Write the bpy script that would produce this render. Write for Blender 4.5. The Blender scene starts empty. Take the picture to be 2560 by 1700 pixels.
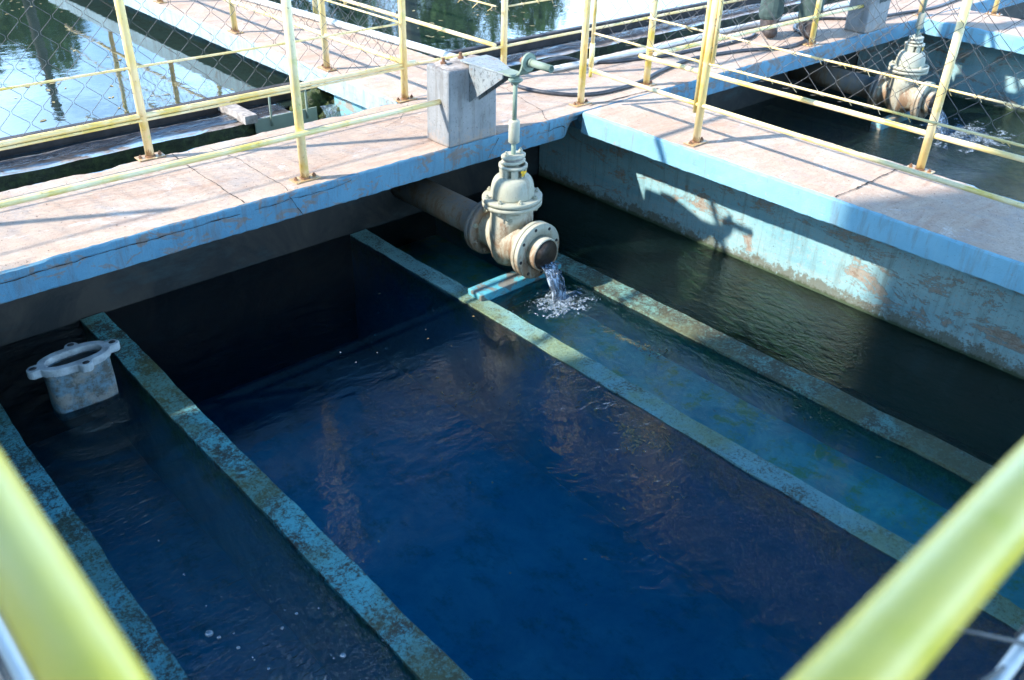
import bpy, bmesh, math, random
from mathutils import Vector, Matrix, noise
R = math.radians
random.seed(7)
SC = bpy.context.scene

# ------------------------------------------------------------------ camera
cam_d = bpy.data.cameras.new("camera")
cam = bpy.data.objects.new("camera", cam_d)
SC.collection.objects.link(cam)
cam.location = (-3.5245, -3.2367, 1.5)
cam.rotation_euler = (R(57.9322), R(-1.5203), R(-42.3569))
cam_d.sensor_width = 36.0
cam_d.lens = 2209.92 * 36.0 / 2560.0
cam_d.clip_start = 0.02
cam_d.clip_end = 500
cam_d.dof.use_dof = True
cam_d.dof.focus_distance = 4.2
cam_d.dof.aperture_fstop = 3.8
SC.camera = cam

# ------------------------------------------------------------------ sky, sun, exposure
SUNV = Vector((-1.15, 0.55, 1.0)).normalized()          # towards the sun
elev = math.asin(SUNV.z)
azim = math.atan2(SUNV.x, SUNV.y)                        # from +Y, clockwise
world = bpy.data.worlds.new("World")
SC.world = world
world.use_nodes = True
wt = world.node_tree
wt.nodes.clear()
wo = wt.nodes.new("ShaderNodeOutputWorld")
bg = wt.nodes.new("ShaderNodeBackground")
sky = wt.nodes.new("ShaderNodeTexSky")
sky.sky_type = 'NISHITA'
sky.sun_disc = False
sky.sun_elevation = elev
sky.sun_rotation = azim
sky.altitude = 600
sky.air_density = 1.0
sky.dust_density = 0.4
sky.ozone_density = 3.5
tc = wt.nodes.new("ShaderNodeTexCoord")
mp = wt.nodes.new("ShaderNodeMapping")
mp.inputs['Scale'].default_value = (1.0, 1.0, 2.6)
mp.inputs['Location'].default_value = (0.35, 0.1, 0.0)
cn = wt.nodes.new("ShaderNodeTexNoise")
cn.inputs['Scale'].default_value = 2.1
cn.inputs['Detail'].default_value = 7
cn.inputs['Roughness'].default_value = 0.55
cr = wt.nodes.new("ShaderNodeMapRange")
cr.inputs['From Min'].default_value = 0.28
cr.inputs['From Max'].default_value = 0.48
sx = wt.nodes.new("ShaderNodeSeparateXYZ")
low = wt.nodes.new("ShaderNodeMapRange")               # clouds gather low in the sky
low.inputs['From Min'].default_value = 0.37
low.inputs['From Max'].default_value = 0.46
low.inputs['To Min'].default_value = 1.0
low.inputs['To Max'].default_value = 0.0
mul = wt.nodes.new("ShaderNodeMath"); mul.operation = 'MULTIPLY'
mixw = wt.nodes.new("ShaderNodeMixRGB")
mixw.inputs[2].default_value = (13.0, 20.5, 30.0, 1)
wt.links.new(tc.outputs['Generated'], mp.inputs['Vector'])
wt.links.new(mp.outputs['Vector'], cn.inputs['Vector'])
wt.links.new(cn.outputs['Fac'], cr.inputs['Value'])
wt.links.new(tc.outputs['Generated'], sx.inputs['Vector'])
wt.links.new(sx.outputs['Z'], low.inputs['Value'])
wt.links.new(cr.outputs['Result'], mul.inputs[0])
wt.links.new(low.outputs['Result'], mul.inputs[1])
wt.links.new(mul.outputs['Value'], mixw.inputs[0])
hs = wt.nodes.new("ShaderNodeHueSaturation")
hs.inputs['Saturation'].default_value = 1.65
wt.links.new(sky.outputs['Color'], hs.inputs['Color'])
wt.links.new(hs.outputs['Color'], mixw.inputs[1])
wt.links.new(mixw.outputs['Color'], bg.inputs['Color'])
bg.inputs['Strength'].default_value = 0.15
wt.links.new(bg.outputs['Background'], wo.inputs['Surface'])

sun_d = bpy.data.lights.new("sun", 'SUN')
sun_d.energy = 4.6
sun_d.angle = R(1.0)
sun_d.color = (1.0, 0.955, 0.88)
sun = bpy.data.objects.new("sun", sun_d)
SC.collection.objects.link(sun)
sun.location = SUNV * 30
sun.rotation_euler = SUNV.to_track_quat('Z', 'Y').to_euler()

SC.view_settings.view_transform = 'Standard'
SC.view_settings.look = 'None'
SC.view_settings.exposure = 0.98
SC.view_settings.gamma = 1.0
SC.cycles.use_denoising = True
SC.cycles.max_bounces = 10
SC.cycles.transparent_max_bounces = 24
SC.cycles.caustics_reflective = False
SC.cycles.caustics_refractive = False

# ------------------------------------------------------------------ node helpers
class NT:
    def __init__(s, name):
        s.m = bpy.data.materials.new(name)
        s.m.use_nodes = True
        s.t = s.m.node_tree
        s.t.nodes.clear()
        s.out = s.t.nodes.new("ShaderNodeOutputMaterial")
        s._tc = None
    def n(s, kind, **kw):
        nd = s.t.nodes.new(kind)
        for k, v in kw.items():
            if k in nd.inputs: s.put(nd.inputs[k], v)
            else: setattr(nd, k, v)
        return nd
    def put(s, inp, v):
        if isinstance(v, bpy.types.NodeSocket): s.t.links.new(v, inp)
        else: inp.default_value = v
    def co(s, scale=(1, 1, 1), rot=(0, 0, 0), loc=(0, 0, 0)):
        g = s.n("ShaderNodeNewGeometry")
        m = s.n("ShaderNodeMapping")
        m.inputs['Scale'].default_value = scale
        m.inputs['Rotation'].default_value = rot
        m.inputs['Location'].default_value = loc
        s.t.links.new(g.outputs['Position'], m.inputs['Vector'])
        return m.outputs['Vector']
    def noise(s, scale, detail=4, rough=0.55, vec=None, dist=0.0):
        nd = s.n("ShaderNodeTexNoise")
        nd.inputs['Scale'].default_value = scale
        nd.inputs['Detail'].default_value = detail
        nd.inputs['Roughness'].default_value = rough
        nd.inputs['Distortion'].default_value = dist
        s.t.links.new(vec if vec is not None else s.co(), nd.inputs['Vector'])
        return nd.outputs['Fac']
    def vor(s, scale, vec=None, feature='F1'):
        nd = s.n("ShaderNodeTexVoronoi", feature=feature)
        nd.inputs['Scale'].default_value = scale
        s.t.links.new(vec if vec is not None else s.co(), nd.inputs['Vector'])
        return nd.outputs['Distance']
    def step(s, v, a, b, lo=0.0, hi=1.0):
        nd = s.n("ShaderNodeMapRange")
        s.put(nd.inputs['Value'], v)
        nd.inputs['From Min'].default_value = a
        nd.inputs['From Max'].default_value = b
        nd.inputs['To Min'].default_value = lo
        nd.inputs['To Max'].default_value = hi
        return nd.outputs['Result']
    def math(s, op, a, b=0.0):
        nd = s.n("ShaderNodeMath", operation=op)
        s.put(nd.inputs[0], a); s.put(nd.inputs[1], b)
        return nd.outputs['Value']
    def mix(s, f, a, b, mode='MIX'):
        nd = s.n("ShaderNodeMixRGB", blend_type=mode)
        s.put(nd.inputs[0], f)
        for i, c in ((1, a), (2, b)):
            if isinstance(c, tuple): c = (*c, 1)
            s.put(nd.inputs[i], c)
        return nd.outputs['Color']
    def bump(s, h, strength=0.3, dist=0.01, normal=None):
        nd = s.n("ShaderNodeBump")
        s.put(nd.inputs['Height'], h)
        nd.inputs['Strength'].default_value = strength
        nd.inputs['Distance'].default_value = dist
        if normal is not None: s.t.links.new(normal, nd.inputs['Normal'])
        return nd.outputs['Normal']
    def bsdf(s, col, rough=0.7, normal=None, metal=0.0, spec=0.4):
        b = s.n("ShaderNodeBsdfPrincipled")
        if isinstance(col, tuple): col = (*col, 1)
        s.put(b.inputs['Base Color'], col)
        s.put(b.inputs['Roughness'], rough)
        s.put(b.inputs['Metallic'], metal)
        b.inputs['Specular IOR Level'].default_value = spec
        if normal is not None: s.t.links.new(normal, b.inputs['Normal'])
        s.t.links.new(b.outputs[0], s.out.inputs['Surface'])
        return b
    def z(s):
        g = s.n("ShaderNodeNewGeometry")
        x = s.n("ShaderNodeSeparateXYZ")
        s.t.links.new(g.outputs['Position'], x.inputs[0])
        return x.outputs['Z']

M = {}
def plain(name, col, rough=0.6, metal=0.0, var=0.15, scale=30, bump=0.15):
    t = NT(name)
    f = t.noise(scale, 4)
    dark = tuple(c * (1 - var) for c in col); lite = tuple(min(1, c * (1 + var)) for c in col)
    c = t.mix(t.step(f, 0.35, 0.65), dark, lite)
    t.bsdf(c, rough, t.bump(t.noise(scale * 3, 3), bump, 0.003), metal)
    M[name] = t.m
    return t.m

# pink dusty concrete of the walkway tops
def concrete_top():
    t = NT("walkway_concrete")
    big = t.noise(1.6, 6, 0.65, dist=0.8)
    st = t.noise(5.5, 7, 0.75, t.co((0.35, 1.3, 1)), 1.0)
    fine = t.noise(48, 7, 0.8)
    mid = t.noise(13, 8, 0.75, t.co((1, 1, 1), (0, 0, 0), (3, 8, 1)), 0.6)
    c = t.mix(t.step(big, 0.38, 0.62), (0.61, 0.485, 0.385), (0.53, 0.385, 0.285))
    c = t.mix(t.step(mid, 0.38, 0.62, 0.55, 0.0), c, (0.42, 0.30, 0.235))
    c = t.mix(t.step(st, 0.50, 0.70, 0, 0.75), c, (0.42, 0.24, 0.155))
    c = t.mix(t.step(t.noise(3.1, 6, 0.7, t.co((1, 1, 1), (0, 0, 1), (5, 3, 0)), 1.4), 0.53, 0.70, 0, 0.65), c, (0.38, 0.34, 0.315))
    c = t.mix(t.step(t.noise(2.4, 8, 0.78, t.co((1, 1, 1), (0, 0, 0.4), (9, 1, 0)), 2.0), 0.58, 0.66, 0, 0.6), c, (0.72, 0.67, 0.61))
    c = t.mix(t.step(fine, 0.34, 0.46, 0.6, 0.0), c, (0.24, 0.16, 0.12))
    c = t.mix(t.step(t.noise(26, 6, 0.8, t.co((1, 1, 1), (0, 0, 0), (7, 7, 7))), 0.64, 0.69, 0, 0.7), c, (0.15, 0.11, 0.09))
    c = t.mix(t.step(t.noise(150, 2, 0.5), 0.64, 0.72, 0, 0.55), c, (0.14, 0.10, 0.08))
    h = t.math('ADD', t.noise(70, 7, 0.8), t.math('MULTIPLY', t.noise(9, 3), 1.2))
    t.bsdf(c, 0.88, t.bump(h, 0.7, 0.006), spec=0.25)
    M['top'] = t.m
concrete_top()

def blue_face(name, a, b, peel, amt=0.58, rough=0.6):
    t = NT(name)
    f = t.noise(3.0, 5, 0.6, dist=0.6)
    c = t.mix(t.step(f, 0.3, 0.7), a, b)
    pe = t.noise(11, 8, 0.72, t.co((0.8, 0.8, 1.4)), 0.9)
    c = t.mix(t.step(pe, amt, amt + 0.05, 0, 0.85), c, peel)
    dr = t.noise(18, 5, 0.7, t.co((1, 1, 0.12)), 0.3)
    c = t.mix(t.step(dr, 0.50, 0.68, 0, 0.6), c, tuple(x * 0.6 for x in peel))
    sp = t.noise(120, 3, 0.6)
    c = t.mix(t.step(sp, 0.62, 0.7, 0, 0.5), c, tuple(x * 0.5 for x in b))
    h = t.math('ADD', t.noise(140, 4, 0.65), t.math('MULTIPLY', t.noise(16, 4), 2.0))
    t.bsdf(c, rough, t.bump(h, 0.55, 0.004), spec=0.35)
    M[name] = t.m
blue_face('blue', (0.065, 0.185, 0.275), (0.105, 0.25, 0.34), (0.19, 0.15, 0.125), 0.53)
blue_face('blue_chalky', (0.19, 0.43, 0.55), (0.27, 0.51, 0.60), (0.38, 0.34, 0.30), 0.62)
blue_face('blue_pale', (0.33, 0.45, 0.47), (0.42, 0.55, 0.58), (0.30, 0.27, 0.23), 0.56)
blue_face('turquoise', (0.07, 0.33, 0.42), (0.12, 0.45, 0.52), (0.22, 0.17, 0.13), 0.50)
blue_face('wall_paint', (0.17, 0.42, 0.47), (0.26, 0.47, 0.48), (0.34, 0.25, 0.18), 0.53)

# under-slab basin walls get a tide line of scale and algae just above the water
def basin_wall_mat():
    t = NT("basin_wall_paint")
    f = t.noise(2.6, 6, 0.65, t.co((1, 0.5, 2.0)), 0.8)
    c = t.mix(t.step(f, 0.35, 0.65), (0.21, 0.42, 0.47), (0.36, 0.53, 0.53))
    # thin paint: undercoat showing in flecks, larger flaked islands, drips
    fl = t.noise(34, 9, 0.85, t.co((1, 0.8, 1.2), (0, 0, 0), (3, 2, 1)), 0.4)
    c = t.mix(t.step(fl, 0.53, 0.60, 0, 0.55), c, (0.44, 0.42, 0.36))
    pe = t.noise(5.0, 10, 0.78, t.co((1, 0.6, 1.4), (0, 0, 0), (3, 2, 1)), 0.7)
    pk = t.math('ADD', pe, t.math('MULTIPLY', t.math('SUBTRACT', fl, 0.5), 0.35))
    c = t.mix(t.step(pk, 0.545, 0.575, 0, 0.8), c, (0.36, 0.265, 0.19))
    c = t.mix(t.step(pk, 0.62, 0.64, 0, 0.8), c, (0.25, 0.17, 0.12))
    dr = t.noise(22, 6, 0.75, t.co((1, 1, 0.10), (0, 0, 0), (1, 5, 0)), 0.3)
    c = t.mix(t.step(dr, 0.50, 0.66, 0, 0.5), c, (0.16, 0.17, 0.13))
    c = t.mix(t.step(t.noise(80, 5, 0.8), 0.60, 0.66, 0, 0.7), c, (0.10, 0.09, 0.07))
    z = t.z()
    tide = t.math('ADD', t.step(z, -0.625, -0.47, 1.0, 0.0), t.math('MULTIPLY', t.math('SUBTRACT', t.noise(15, 9, 0.82), 0.5), 2.3))
    c = t.mix(t.step(tide, 0.55, 0.70, 0, 0.85), c, (0.15, 0.145, 0.10))
    tide2 = t.math('ADD', t.step(z, -0.625, -0.56, 1.0, 0.0), t.math('MULTIPLY', t.math('SUBTRACT', t.noise(30, 9, 0.82), 0.5), 1.5))
    c = t.mix(t.step(tide2, 0.55, 0.75, 0, 0.9), c, (0.06, 0.075, 0.035))
    c = t.mix(t.step(z, -0.60, -0.64, 0.0, 1.0), c, (0.05, 0.11, 0.06))
    t.bsdf(c, 0.65, t.bump(t.math('ADD', t.noise(90, 6, 0.75), t.math('MULTIPLY', t.step(pk, 0.545, 0.575, 1, 0), 0.6)), 0.6, 0.005), spec=0.3)
    M['basin_wall'] = t.m
basin_wall_mat()

def shade_slime_mat():  # grimy wall; its near-black base also puts the under-walkway shade into the colour
    t = NT("shade_dark_slimy_wall")
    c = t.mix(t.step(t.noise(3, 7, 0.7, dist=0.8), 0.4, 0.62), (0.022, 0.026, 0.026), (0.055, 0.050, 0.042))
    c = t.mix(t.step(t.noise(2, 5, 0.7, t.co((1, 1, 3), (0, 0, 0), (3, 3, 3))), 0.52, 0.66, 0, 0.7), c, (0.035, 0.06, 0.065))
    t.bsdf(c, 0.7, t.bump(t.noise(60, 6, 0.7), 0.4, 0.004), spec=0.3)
    M['shade_slime'] = t.m
shade_slime_mat()

def gutter_mat(name, dark, paint, moss, thr, mossamt):
    t = NT(name)
    v = t.co((1, 1, 1))
    n1 = t.noise(6, 9, 0.8, v, 0.5)
    n2 = t.noise(70, 9, 0.9, v, 0.3)
    k = t.math('ADD', t.math('MULTIPLY', n1, 0.38), t.math('MULTIPLY', n2, 0.62))
    c = t.mix(t.step(k, thr - .02, thr + .02), dark, paint)
    g = t.noise(2.0, 6, 0.7, t.co((1, 1, 1), (0, 0, 0), (2, 7, 0)))
    c = t.mix(t.step(t.math('ADD', g, t.math('MULTIPLY', n2, 0.3)), 0.60, 0.72, 0, mossamt), c, moss)
    c = t.mix(t.step(t.noise(95, 4, 0.8), 0.56, 0.66, 0, 0.7), c, tuple(x * .5 for x in dark))
    z = t.z()
    wob = t.math('ADD', z, t.math('MULTIPLY', t.math('SUBTRACT', n1, 0.5), 0.5))
    deep = t.mix(t.step(n1, 0.42, 0.60), (0.16, 0.48, 0.62), (0.26, 0.62, 0.70))
    alg = t.mix(t.step(n2, 0.4, 0.6), (0.07, 0.18, 0.07), (0.26, 0.52, 0.20))
    c = t.mix(t.step(z, -0.625, -0.65, 0, 0.9), c, t.mix(t.step(wob, -0.66, -0.80, 0, 1), alg, deep))
    t.bsdf(c, 0.5, t.bump(t.math('ADD', n2, t.noise(20, 5)), 0.9, 0.009), spec=0.4)
    M[name] = t.m
gutter_mat('gutter_a', (0.035, 0.045, 0.040), (0.11, 0.42, 0.46), (0.09, 0.13, 0.04), 0.49, 0.4)
gutter_mat('gutter_b', (0.060, 0.055, 0.040), (0.14, 0.52, 0.54), (0.14, 0.16, 0.05), 0.50, 0.6)
gutter_mat('gutter_c', (0.10, 0.11, 0.075), (0.24, 0.48, 0.46), (0.24, 0.30, 0.12), 0.47, 0.7)
gutter_mat('gutter_d', (0.085, 0.085, 0.055), (0.20, 0.42, 0.35), (0.17, 0.17, 0.08), 0.515, 0.75)

def yellow_mat():
    t = NT("yellow_rail_paint")
    f = t.noise(6, 4, 0.6)
    c = t.mix(t.step(f, 0.4, 0.6), (0.86, 0.63, 0.24), (0.90, 0.72, 0.41))
    c = t.mix(t.step(t.noise(4.5, 5, 0.6, t.co((1, 1, 1), (0, 0, 0), (4, 4, 4))), 0.56, 0.66, 0, 0.8), c, (0.74, 0.52, 0.07))
    c = t.mix(t.step(t.noise(9, 5, 0.7, t.co((1, 1, 1), (0, 0, 0), (14, 4, 4))), 0.60, 0.68, 0, 0.45), c, (0.58, 0.62, 0.16))
    c = t.mix(t.step(t.noise(34, 8, 0.85), 0.60, 0.66, 0, 0.85), c, (0.24, 0.12, 0.05))
    z = t.z()
    lo = t.math('ADD', t.step(z, 0.0, 0.06, 0.30, 0.0), t.noise(30, 7, 0.8, t.co((1, 1, 0.4))))
    c = t.mix(t.step(lo, 0.62, 0.74, 0, 0.8), c, (0.30, 0.15, 0.06))
    t.bsdf(c, 0.42, t.bump(t.noise(60, 4), 0.2, 0.002), spec=0.5)
    M['yellow'] = t.m
yellow_mat()

def near_yellow():
    t = NT("glossy_yellow_paint")
    f = t.noise(3.5, 4, 0.6)
    c = t.mix(t.step(f, 0.35, 0.65), (0.92, 0.66, 0.07), (0.92, 0.72, 0.20))
    c = t.mix(t.step(t.noise(7, 4, 0.6, t.co((1, 1, 1), (0, 0, 0), (4, 4, 4))), 0.56, 0.66, 0, 0.8), c, (0.76, 0.60, 0.05))
    t.bsdf(c, 0.35, t.bump(t.noise(60, 4), 0.15, 0.002), spec=0.5)
    M['yellow_near'] = t.m
near_yellow()
def valve_mat(name, base, lite, rust_at=0.60):
    t = NT(name)
    f = t.noise(7, 5, 0.6)
    c = t.mix(t.step(f, 0.35, 0.65), base, lite)
    z = t.z()
    # rust and dried silt gather low on the casting and run down from the bolts
    lowz = t.step(z, -0.20, -0.50, -0.03, 0.14)
    rn = t.noise(11, 9, 0.8, t.co((1, 1, 0.45), (0, 0, 0), (1, 8, 2)), 0.6)
    rk = t.math('ADD', rn, lowz)
    c = t.mix(t.step(rk, rust_at - .06, rust_at + .04, 0, 0.75), c, (0.37, 0.28, 0.19))
    c = t.mix(t.step(rk, rust_at + .02, rust_at + 0.10, 0, 0.8), c, (0.24, 0.13, 0.065))
    run = t.noise(40, 5, 0.7, t.co((1, 1, 0.12), (0, 0, 0), (5, 5, 5)), 0.2)
    c = t.mix(t.step(run, 0.58, 0.68, 0, 0.55), c, (0.26, 0.20, 0.14))
    c = t.mix(t.step(t.noise(70, 6, 0.8), 0.60, 0.66, 0, 0.75), c, (0.09, 0.085, 0.075))
    t.bsdf(c, 0.6, t.bump(t.math('ADD', t.noise(170, 3, 0.6), t.noise(30, 5)), 0.55, 0.003), spec=0.35)
    M[name] = t.m
valve_mat('valve', (0.40, 0.39, 0.29), (0.49, 0.47, 0.37), 0.57)
valve_mat('valve_green', (0.20, 0.26, 0.20), (0.28, 0.34, 0.26), 0.64)
valve_mat('pipe_grey', (0.22, 0.20, 0.18), (0.27, 0.25, 0.23), 0.56)
def pedestal_mat():
    t = NT('pedestal_render')
    c = t.mix(t.step(t.noise(9, 6, .7), .35, .65), (0.23, 0.235, 0.235), (0.31, 0.31, 0.305))
    c = t.mix(t.step(t.noise(26, 6, .75, t.co((1, 1, .13))), .50, .66, 0, .6), c, (0.15, 0.13, 0.11))
    c = t.mix(t.step(t.noise(85, 5, .8), .60, .65, 0, .75), c, (0.08, 0.075, 0.07))
    lo = t.math('ADD', t.step(t.z(), 0.0, 0.10, .22, 0.0), t.noise(18, 7, .8))
    c = t.mix(t.step(lo, .60, .74, 0, .7), c, (0.34, 0.25, 0.19))
    hi = t.math('ADD', t.step(t.z(), 0.30, 0.38, .0, 0.2), t.noise(22, 7, .8))
    c = t.mix(t.step(hi, .62, .74, 0, .7), c, (0.16, 0.13, 0.115))
    t.bsdf(c, .88, t.bump(t.math('ADD', t.noise(110, 6, .8), t.noise(22, 4)), .7, .004), spec=.25); M['pedestal'] = t.m
pedestal_mat()
plain('grout', (0.36, 0.31, 0.27), 0.9, 0, 0.35, 25, 0.5)
plain('crack', (0.035, 0.028, 0.024), 1.0, 0, 0.3, 60, 0.1)
plain('rust', (0.22, 0.11, 0.06), 0.8, 0, 0.4, 60, 0.4)
plain('wire', (0.11, 0.105, 0.10), 0.55, 0.2, 0.25, 90, 0.1)
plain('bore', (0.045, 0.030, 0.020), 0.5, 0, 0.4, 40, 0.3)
plain('rubber', (0.045, 0.05, 0.06), 0.45, 0, 0.25, 40, 0.2)
plain('pvc', (0.66, 0.65, 0.62), 0.4, 0, 0.12, 8, 0.1)
plain('gasket', (0.03, 0.03, 0.03), 0.8)
def bracket_mat():
    t = NT('bracket_paint')
    c = t.mix(t.step(t.noise(18, 6, .7), .35, .65), (0.22, 0.245, 0.25), (0.31, 0.335, 0.33))
    c = t.mix(t.step(t.noise(75, 5, .8, t.co((1, 1, .5))), .55, .60, 0, .9), c, (0.06, 0.065, 0.075))
    c = t.mix(t.step(t.noise(20, 7, .8, t.co((1, 1, 1), (0, 0, 0), (6, 6, 6))), .56, .62, 0, .8), c, (0.25, 0.14, 0.09))
    t.bsdf(c, .5, t.bump(t.noise(60, 5, .7), .5, .003)); M['bracket'] = t.m
bracket_mat()
plain('dark_wood', (0.055, 0.045, 0.042), 0.6, 0, 0.35, 12, 0.4)
plain('steel_plate', (0.27, 0.32, 0.25), 0.5, 0.0, 0.10, 9, 0.1)
plain('yellow_dab', (0.75, 0.42, 0.02), 0.5)
plain('trouser', (0.055, 0.085, 0.075), 0.9, 0, 0.25, 22, 0.4)
plain('shirt', (0.14, 0.19, 0.24), 0.9, 0, 0.2, 22, 0.3)
plain('boot', (0.05, 0.036, 0.030), 0.6, 0, 0.4, 18, 0.3)
plain('skin', (0.36, 0.21, 0.14), 0.6, 0, 0.08)
plain('hair', (0.02, 0.015, 0.012), 0.7)
plain('bark', (0.075, 0.072, 0.062), 0.9, 0, 0.3, 12, 0.6)
plain('render_wall', (0.55, 0.52, 0.46), 0.85, 0, 0.1, 3, 0.2)
plain('roof_sheet', (0.30, 0.26, 0.24), 0.6, 0.2, 0.15, 5, 0.2)
plain('door_paint', (0.12, 0.26, 0.34), 0.5)
plain('glass_dark', (0.03, 0.04, 0.05), 0.08)

def weir_mat():
    t = NT("weir_concrete")
    n = t.noise(7, 7, 0.75, dist=0.8)
    c = t.mix(t.step(n, 0.42, 0.58), (0.15, 0.115, 0.09), (0.36, 0.31, 0.27))
    c = t.mix(t.step(t.noise(4, 6, 0.7, t.co((0.6, 2, 1), (0, 0, 0), (3, 1, 1)), 1.0), 0.52, 0.60, 0, 0.9), c, (0.30, 0.48, 0.62))
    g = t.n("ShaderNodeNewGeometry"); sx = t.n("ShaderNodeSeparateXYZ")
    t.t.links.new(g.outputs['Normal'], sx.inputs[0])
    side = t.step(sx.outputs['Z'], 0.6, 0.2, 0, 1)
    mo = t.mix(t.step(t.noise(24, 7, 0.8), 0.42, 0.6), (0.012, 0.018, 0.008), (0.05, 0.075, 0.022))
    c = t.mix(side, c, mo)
    t.bsdf(c, 0.4, t.bump(t.noise(40, 6, 0.75), 0.7, 0.01), spec=0.5)
    M['weir'] = t.m
weir_mat()
def moss_mat():
    t = NT("wet_moss")
    c = t.mix(t.step(t.noise(16, 8, 0.8), 0.4, 0.62), (0.02, 0.035, 0.010), (0.12, 0.16, 0.03))
    t.bsdf(c, 0.35, t.bump(t.noise(50, 6, 0.8), 1.0, 0.02), spec=0.6)
    M['moss'] = t.m
moss_mat()

def floor_mat():
    t = NT("basin_floor_paint")
    n = t.noise(2.6, 9, 0.75, dist=0.35)
    c = t.mix(t.step(n, 0.36, 0.66), (0.07, 0.20, 0.30), (0.19, 0.40, 0.48))
    c = t.mix(t.step(t.noise(7, 7, 0.75, t.co((1, 0.7, 1), (0, 0, 0), (2, 2, 2))), 0.5, 0.66, 0, 0.6), c, (0.03, 0.07, 0.04))
    t.bsdf(c, 0.9, spec=0.1)
    M['floor'] = t.m
floor_mat()
def trough_mat():
    t = NT("trough_floor_paint")
    n = t.noise(3.5, 7, 0.7, dist=0.9)
    c = t.mix(t.step(n, 0.38, 0.62), (0.16, 0.54, 0.46), (0.38, 0.84, 0.62))
    c = t.mix(t.step(t.noise(9, 7, 0.75, t.co((1, 1, 1), (0, 0, 0), (2, 6, 2))), 0.50, 0.62, 0, 0.8), c, (0.34, 0.56, 0.10))
    t.bsdf(c, 0.9, spec=0.1)
    M['trough'] = t.m
trough_mat()
def stone_mat():
    t = NT("filter_bed")
    v = t.vor(4.0, t.co((1, 1, 0.5)))
    c = t.mix(t.step(v, 0.0, 0.7), (0.10, 0.08, 0.04), (0.015, 0.03, 0.012))
    c = t.mix(t.step(t.noise(6, 5, 0.7), 0.45, 0.62, 0, 0.7), c, (0.03, 0.07, 0.02))
    t.bsdf(c, 0.9, spec=0.1)
    M['bed'] = t.m
stone_mat()

def water_mat(name, tint, scale, strength, fine=0.4, ior=1.333, aniso=(1, 1, 1), rot=0.0, dist=0.02, body=(0.01, 0.03, 0.03), bodyf=0.1, rings=()):
    """clear water: see-through, tinted, with a Fresnel mirror that ripples bend; body = suspended murk"""
    t = NT(name)
    v = t.co(aniso, (0, 0, rot))
    h = t.noise(scale, 3, 0.5, v, 0.6)
    h2 = t.noise(scale * 4.3, 3, 0.5, v, 0.4)
    h = t.math('ADD', h, t.math('MULTIPLY', h2, fine * 0.35))
    h = t.math('ADD', h, t.math('MULTIPLY', t.noise(scale * 13, 2, 0.5, v, 0.3), fine * 0.07))
    patch = t.step(t.noise(1.1, 2, 0.5, t.co((1, 1, 1), (0, 0, 0), (3, 5, 0))), 0.38, 0.66, 0.25, 1.0)
    h = t.math('MULTIPLY', h, patch)
    g = t.n("ShaderNodeNewGeometry")
    for (cx, cy, fr, amp, fall) in rings:
        d = t.n("ShaderNodeVectorMath", operation='DISTANCE')
        mp_ = t.n("ShaderNodeMapping"); mp_.inputs['Scale'].default_value = (1, 1, 0)
        t.t.links.new(g.outputs['Position'], mp_.inputs['Vector'])
        t.t.links.new(mp_.outputs['Vector'], d.inputs[0])
        d.inputs[1].default_value = (cx, cy, 0)
        dd = t.math('ADD', d.outputs['Value'], t.math('MULTIPLY', t.noise(6, 3), 0.10))
        w = t.math('SINE', t.math('MULTIPLY', dd, fr))
        a = t.step(d.outputs['Value'], 0.0, fall, amp, 0.0)
        h = t.math('ADD', h, t.math('MULTIPLY', w, a))
    nrm = t.bump(h, strength, dist)
    tr = t.n("ShaderNodeBsdfTransparent"); tr.inputs[0].default_value = (*tint, 1)
    df = t.n("ShaderNodeBsdfDiffuse"); df.inputs[0].default_value = (*body, 1)
    m1 = t.n("ShaderNodeMixShader"); m1.inputs[0].default_value = bodyf
    t.t.links.new(tr.outputs[0], m1.inputs[1]); t.t.links.new(df.outputs[0], m1.inputs[2])
    gl = t.n("ShaderNodeBsdfGlossy"); gl.inputs['Roughness'].default_value = 0.015
    gl.inputs[0].default_value = (1, 1, 1, 1)
    t.t.links.new(nrm, gl.inputs['Normal'])
    fr = t.n("ShaderNodeFresnel"); fr.inputs['IOR'].default_value = ior
    t.t.links.new(nrm, fr.inputs['Normal'])
    m2 = t.n("ShaderNodeMixShader")
    t.t.links.new(fr.outputs[0], m2.inputs[0])
    t.t.links.new(m1.outputs[0], m2.inputs[1]); t.t.links.new(gl.outputs[0], m2.inputs[2])
    t.t.links.new(m2.outputs[0], t.out.inputs['Surface'])
    M[name] = t.m
water_mat('basin_water', (0.82, 0.93, 0.97), 8.0, 0.6, 0.9, ior=1.62, aniso=(1.0, 1.9, 1), rot=0.5, dist=0.010,
          body=(0.006, 0.028, 0.055), bodyf=0.10)
water_mat('left_trough_water', (0.78, 0.90, 0.90), 6.0, 0.8, 1.8, ior=1.5, aniso=(1.0, 2.1, 1), rot=0.4, dist=0.045,
          body=(0.004, 0.030, 0.05), bodyf=0.10, rings=((-2.80, -0.15, 46, 0.12, 1.0),))
water_mat('trough_water', (0.93, 0.99, 0.98), 9.0, 0.5, 1.0, ior=1.45, aniso=(1.6, 1.0, 1), rot=0.3, dist=0.012,
          body=(0.01, 0.10, 0.12), bodyf=0.05, rings=((-0.79, -0.66, 80, 0.12, 0.45),))
water_mat('side_water', (0.72, 0.86, 0.78), 10.0, 0.6, 1.0, ior=1.5, aniso=(2.2, 1.0, 1), rot=-0.25, dist=0.028,
          body=(0.008, 0.03, 0.025), bodyf=0.15)
water_mat('far_basin_water', (0.40, 0.52, 0.46), 11.0, 0.9, 1.6, ior=1.45, aniso=(1.2, 1.6, 1), rot=0.3, dist=0.045,
          body=(0.02, 0.05, 0.04), bodyf=0.3)
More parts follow.
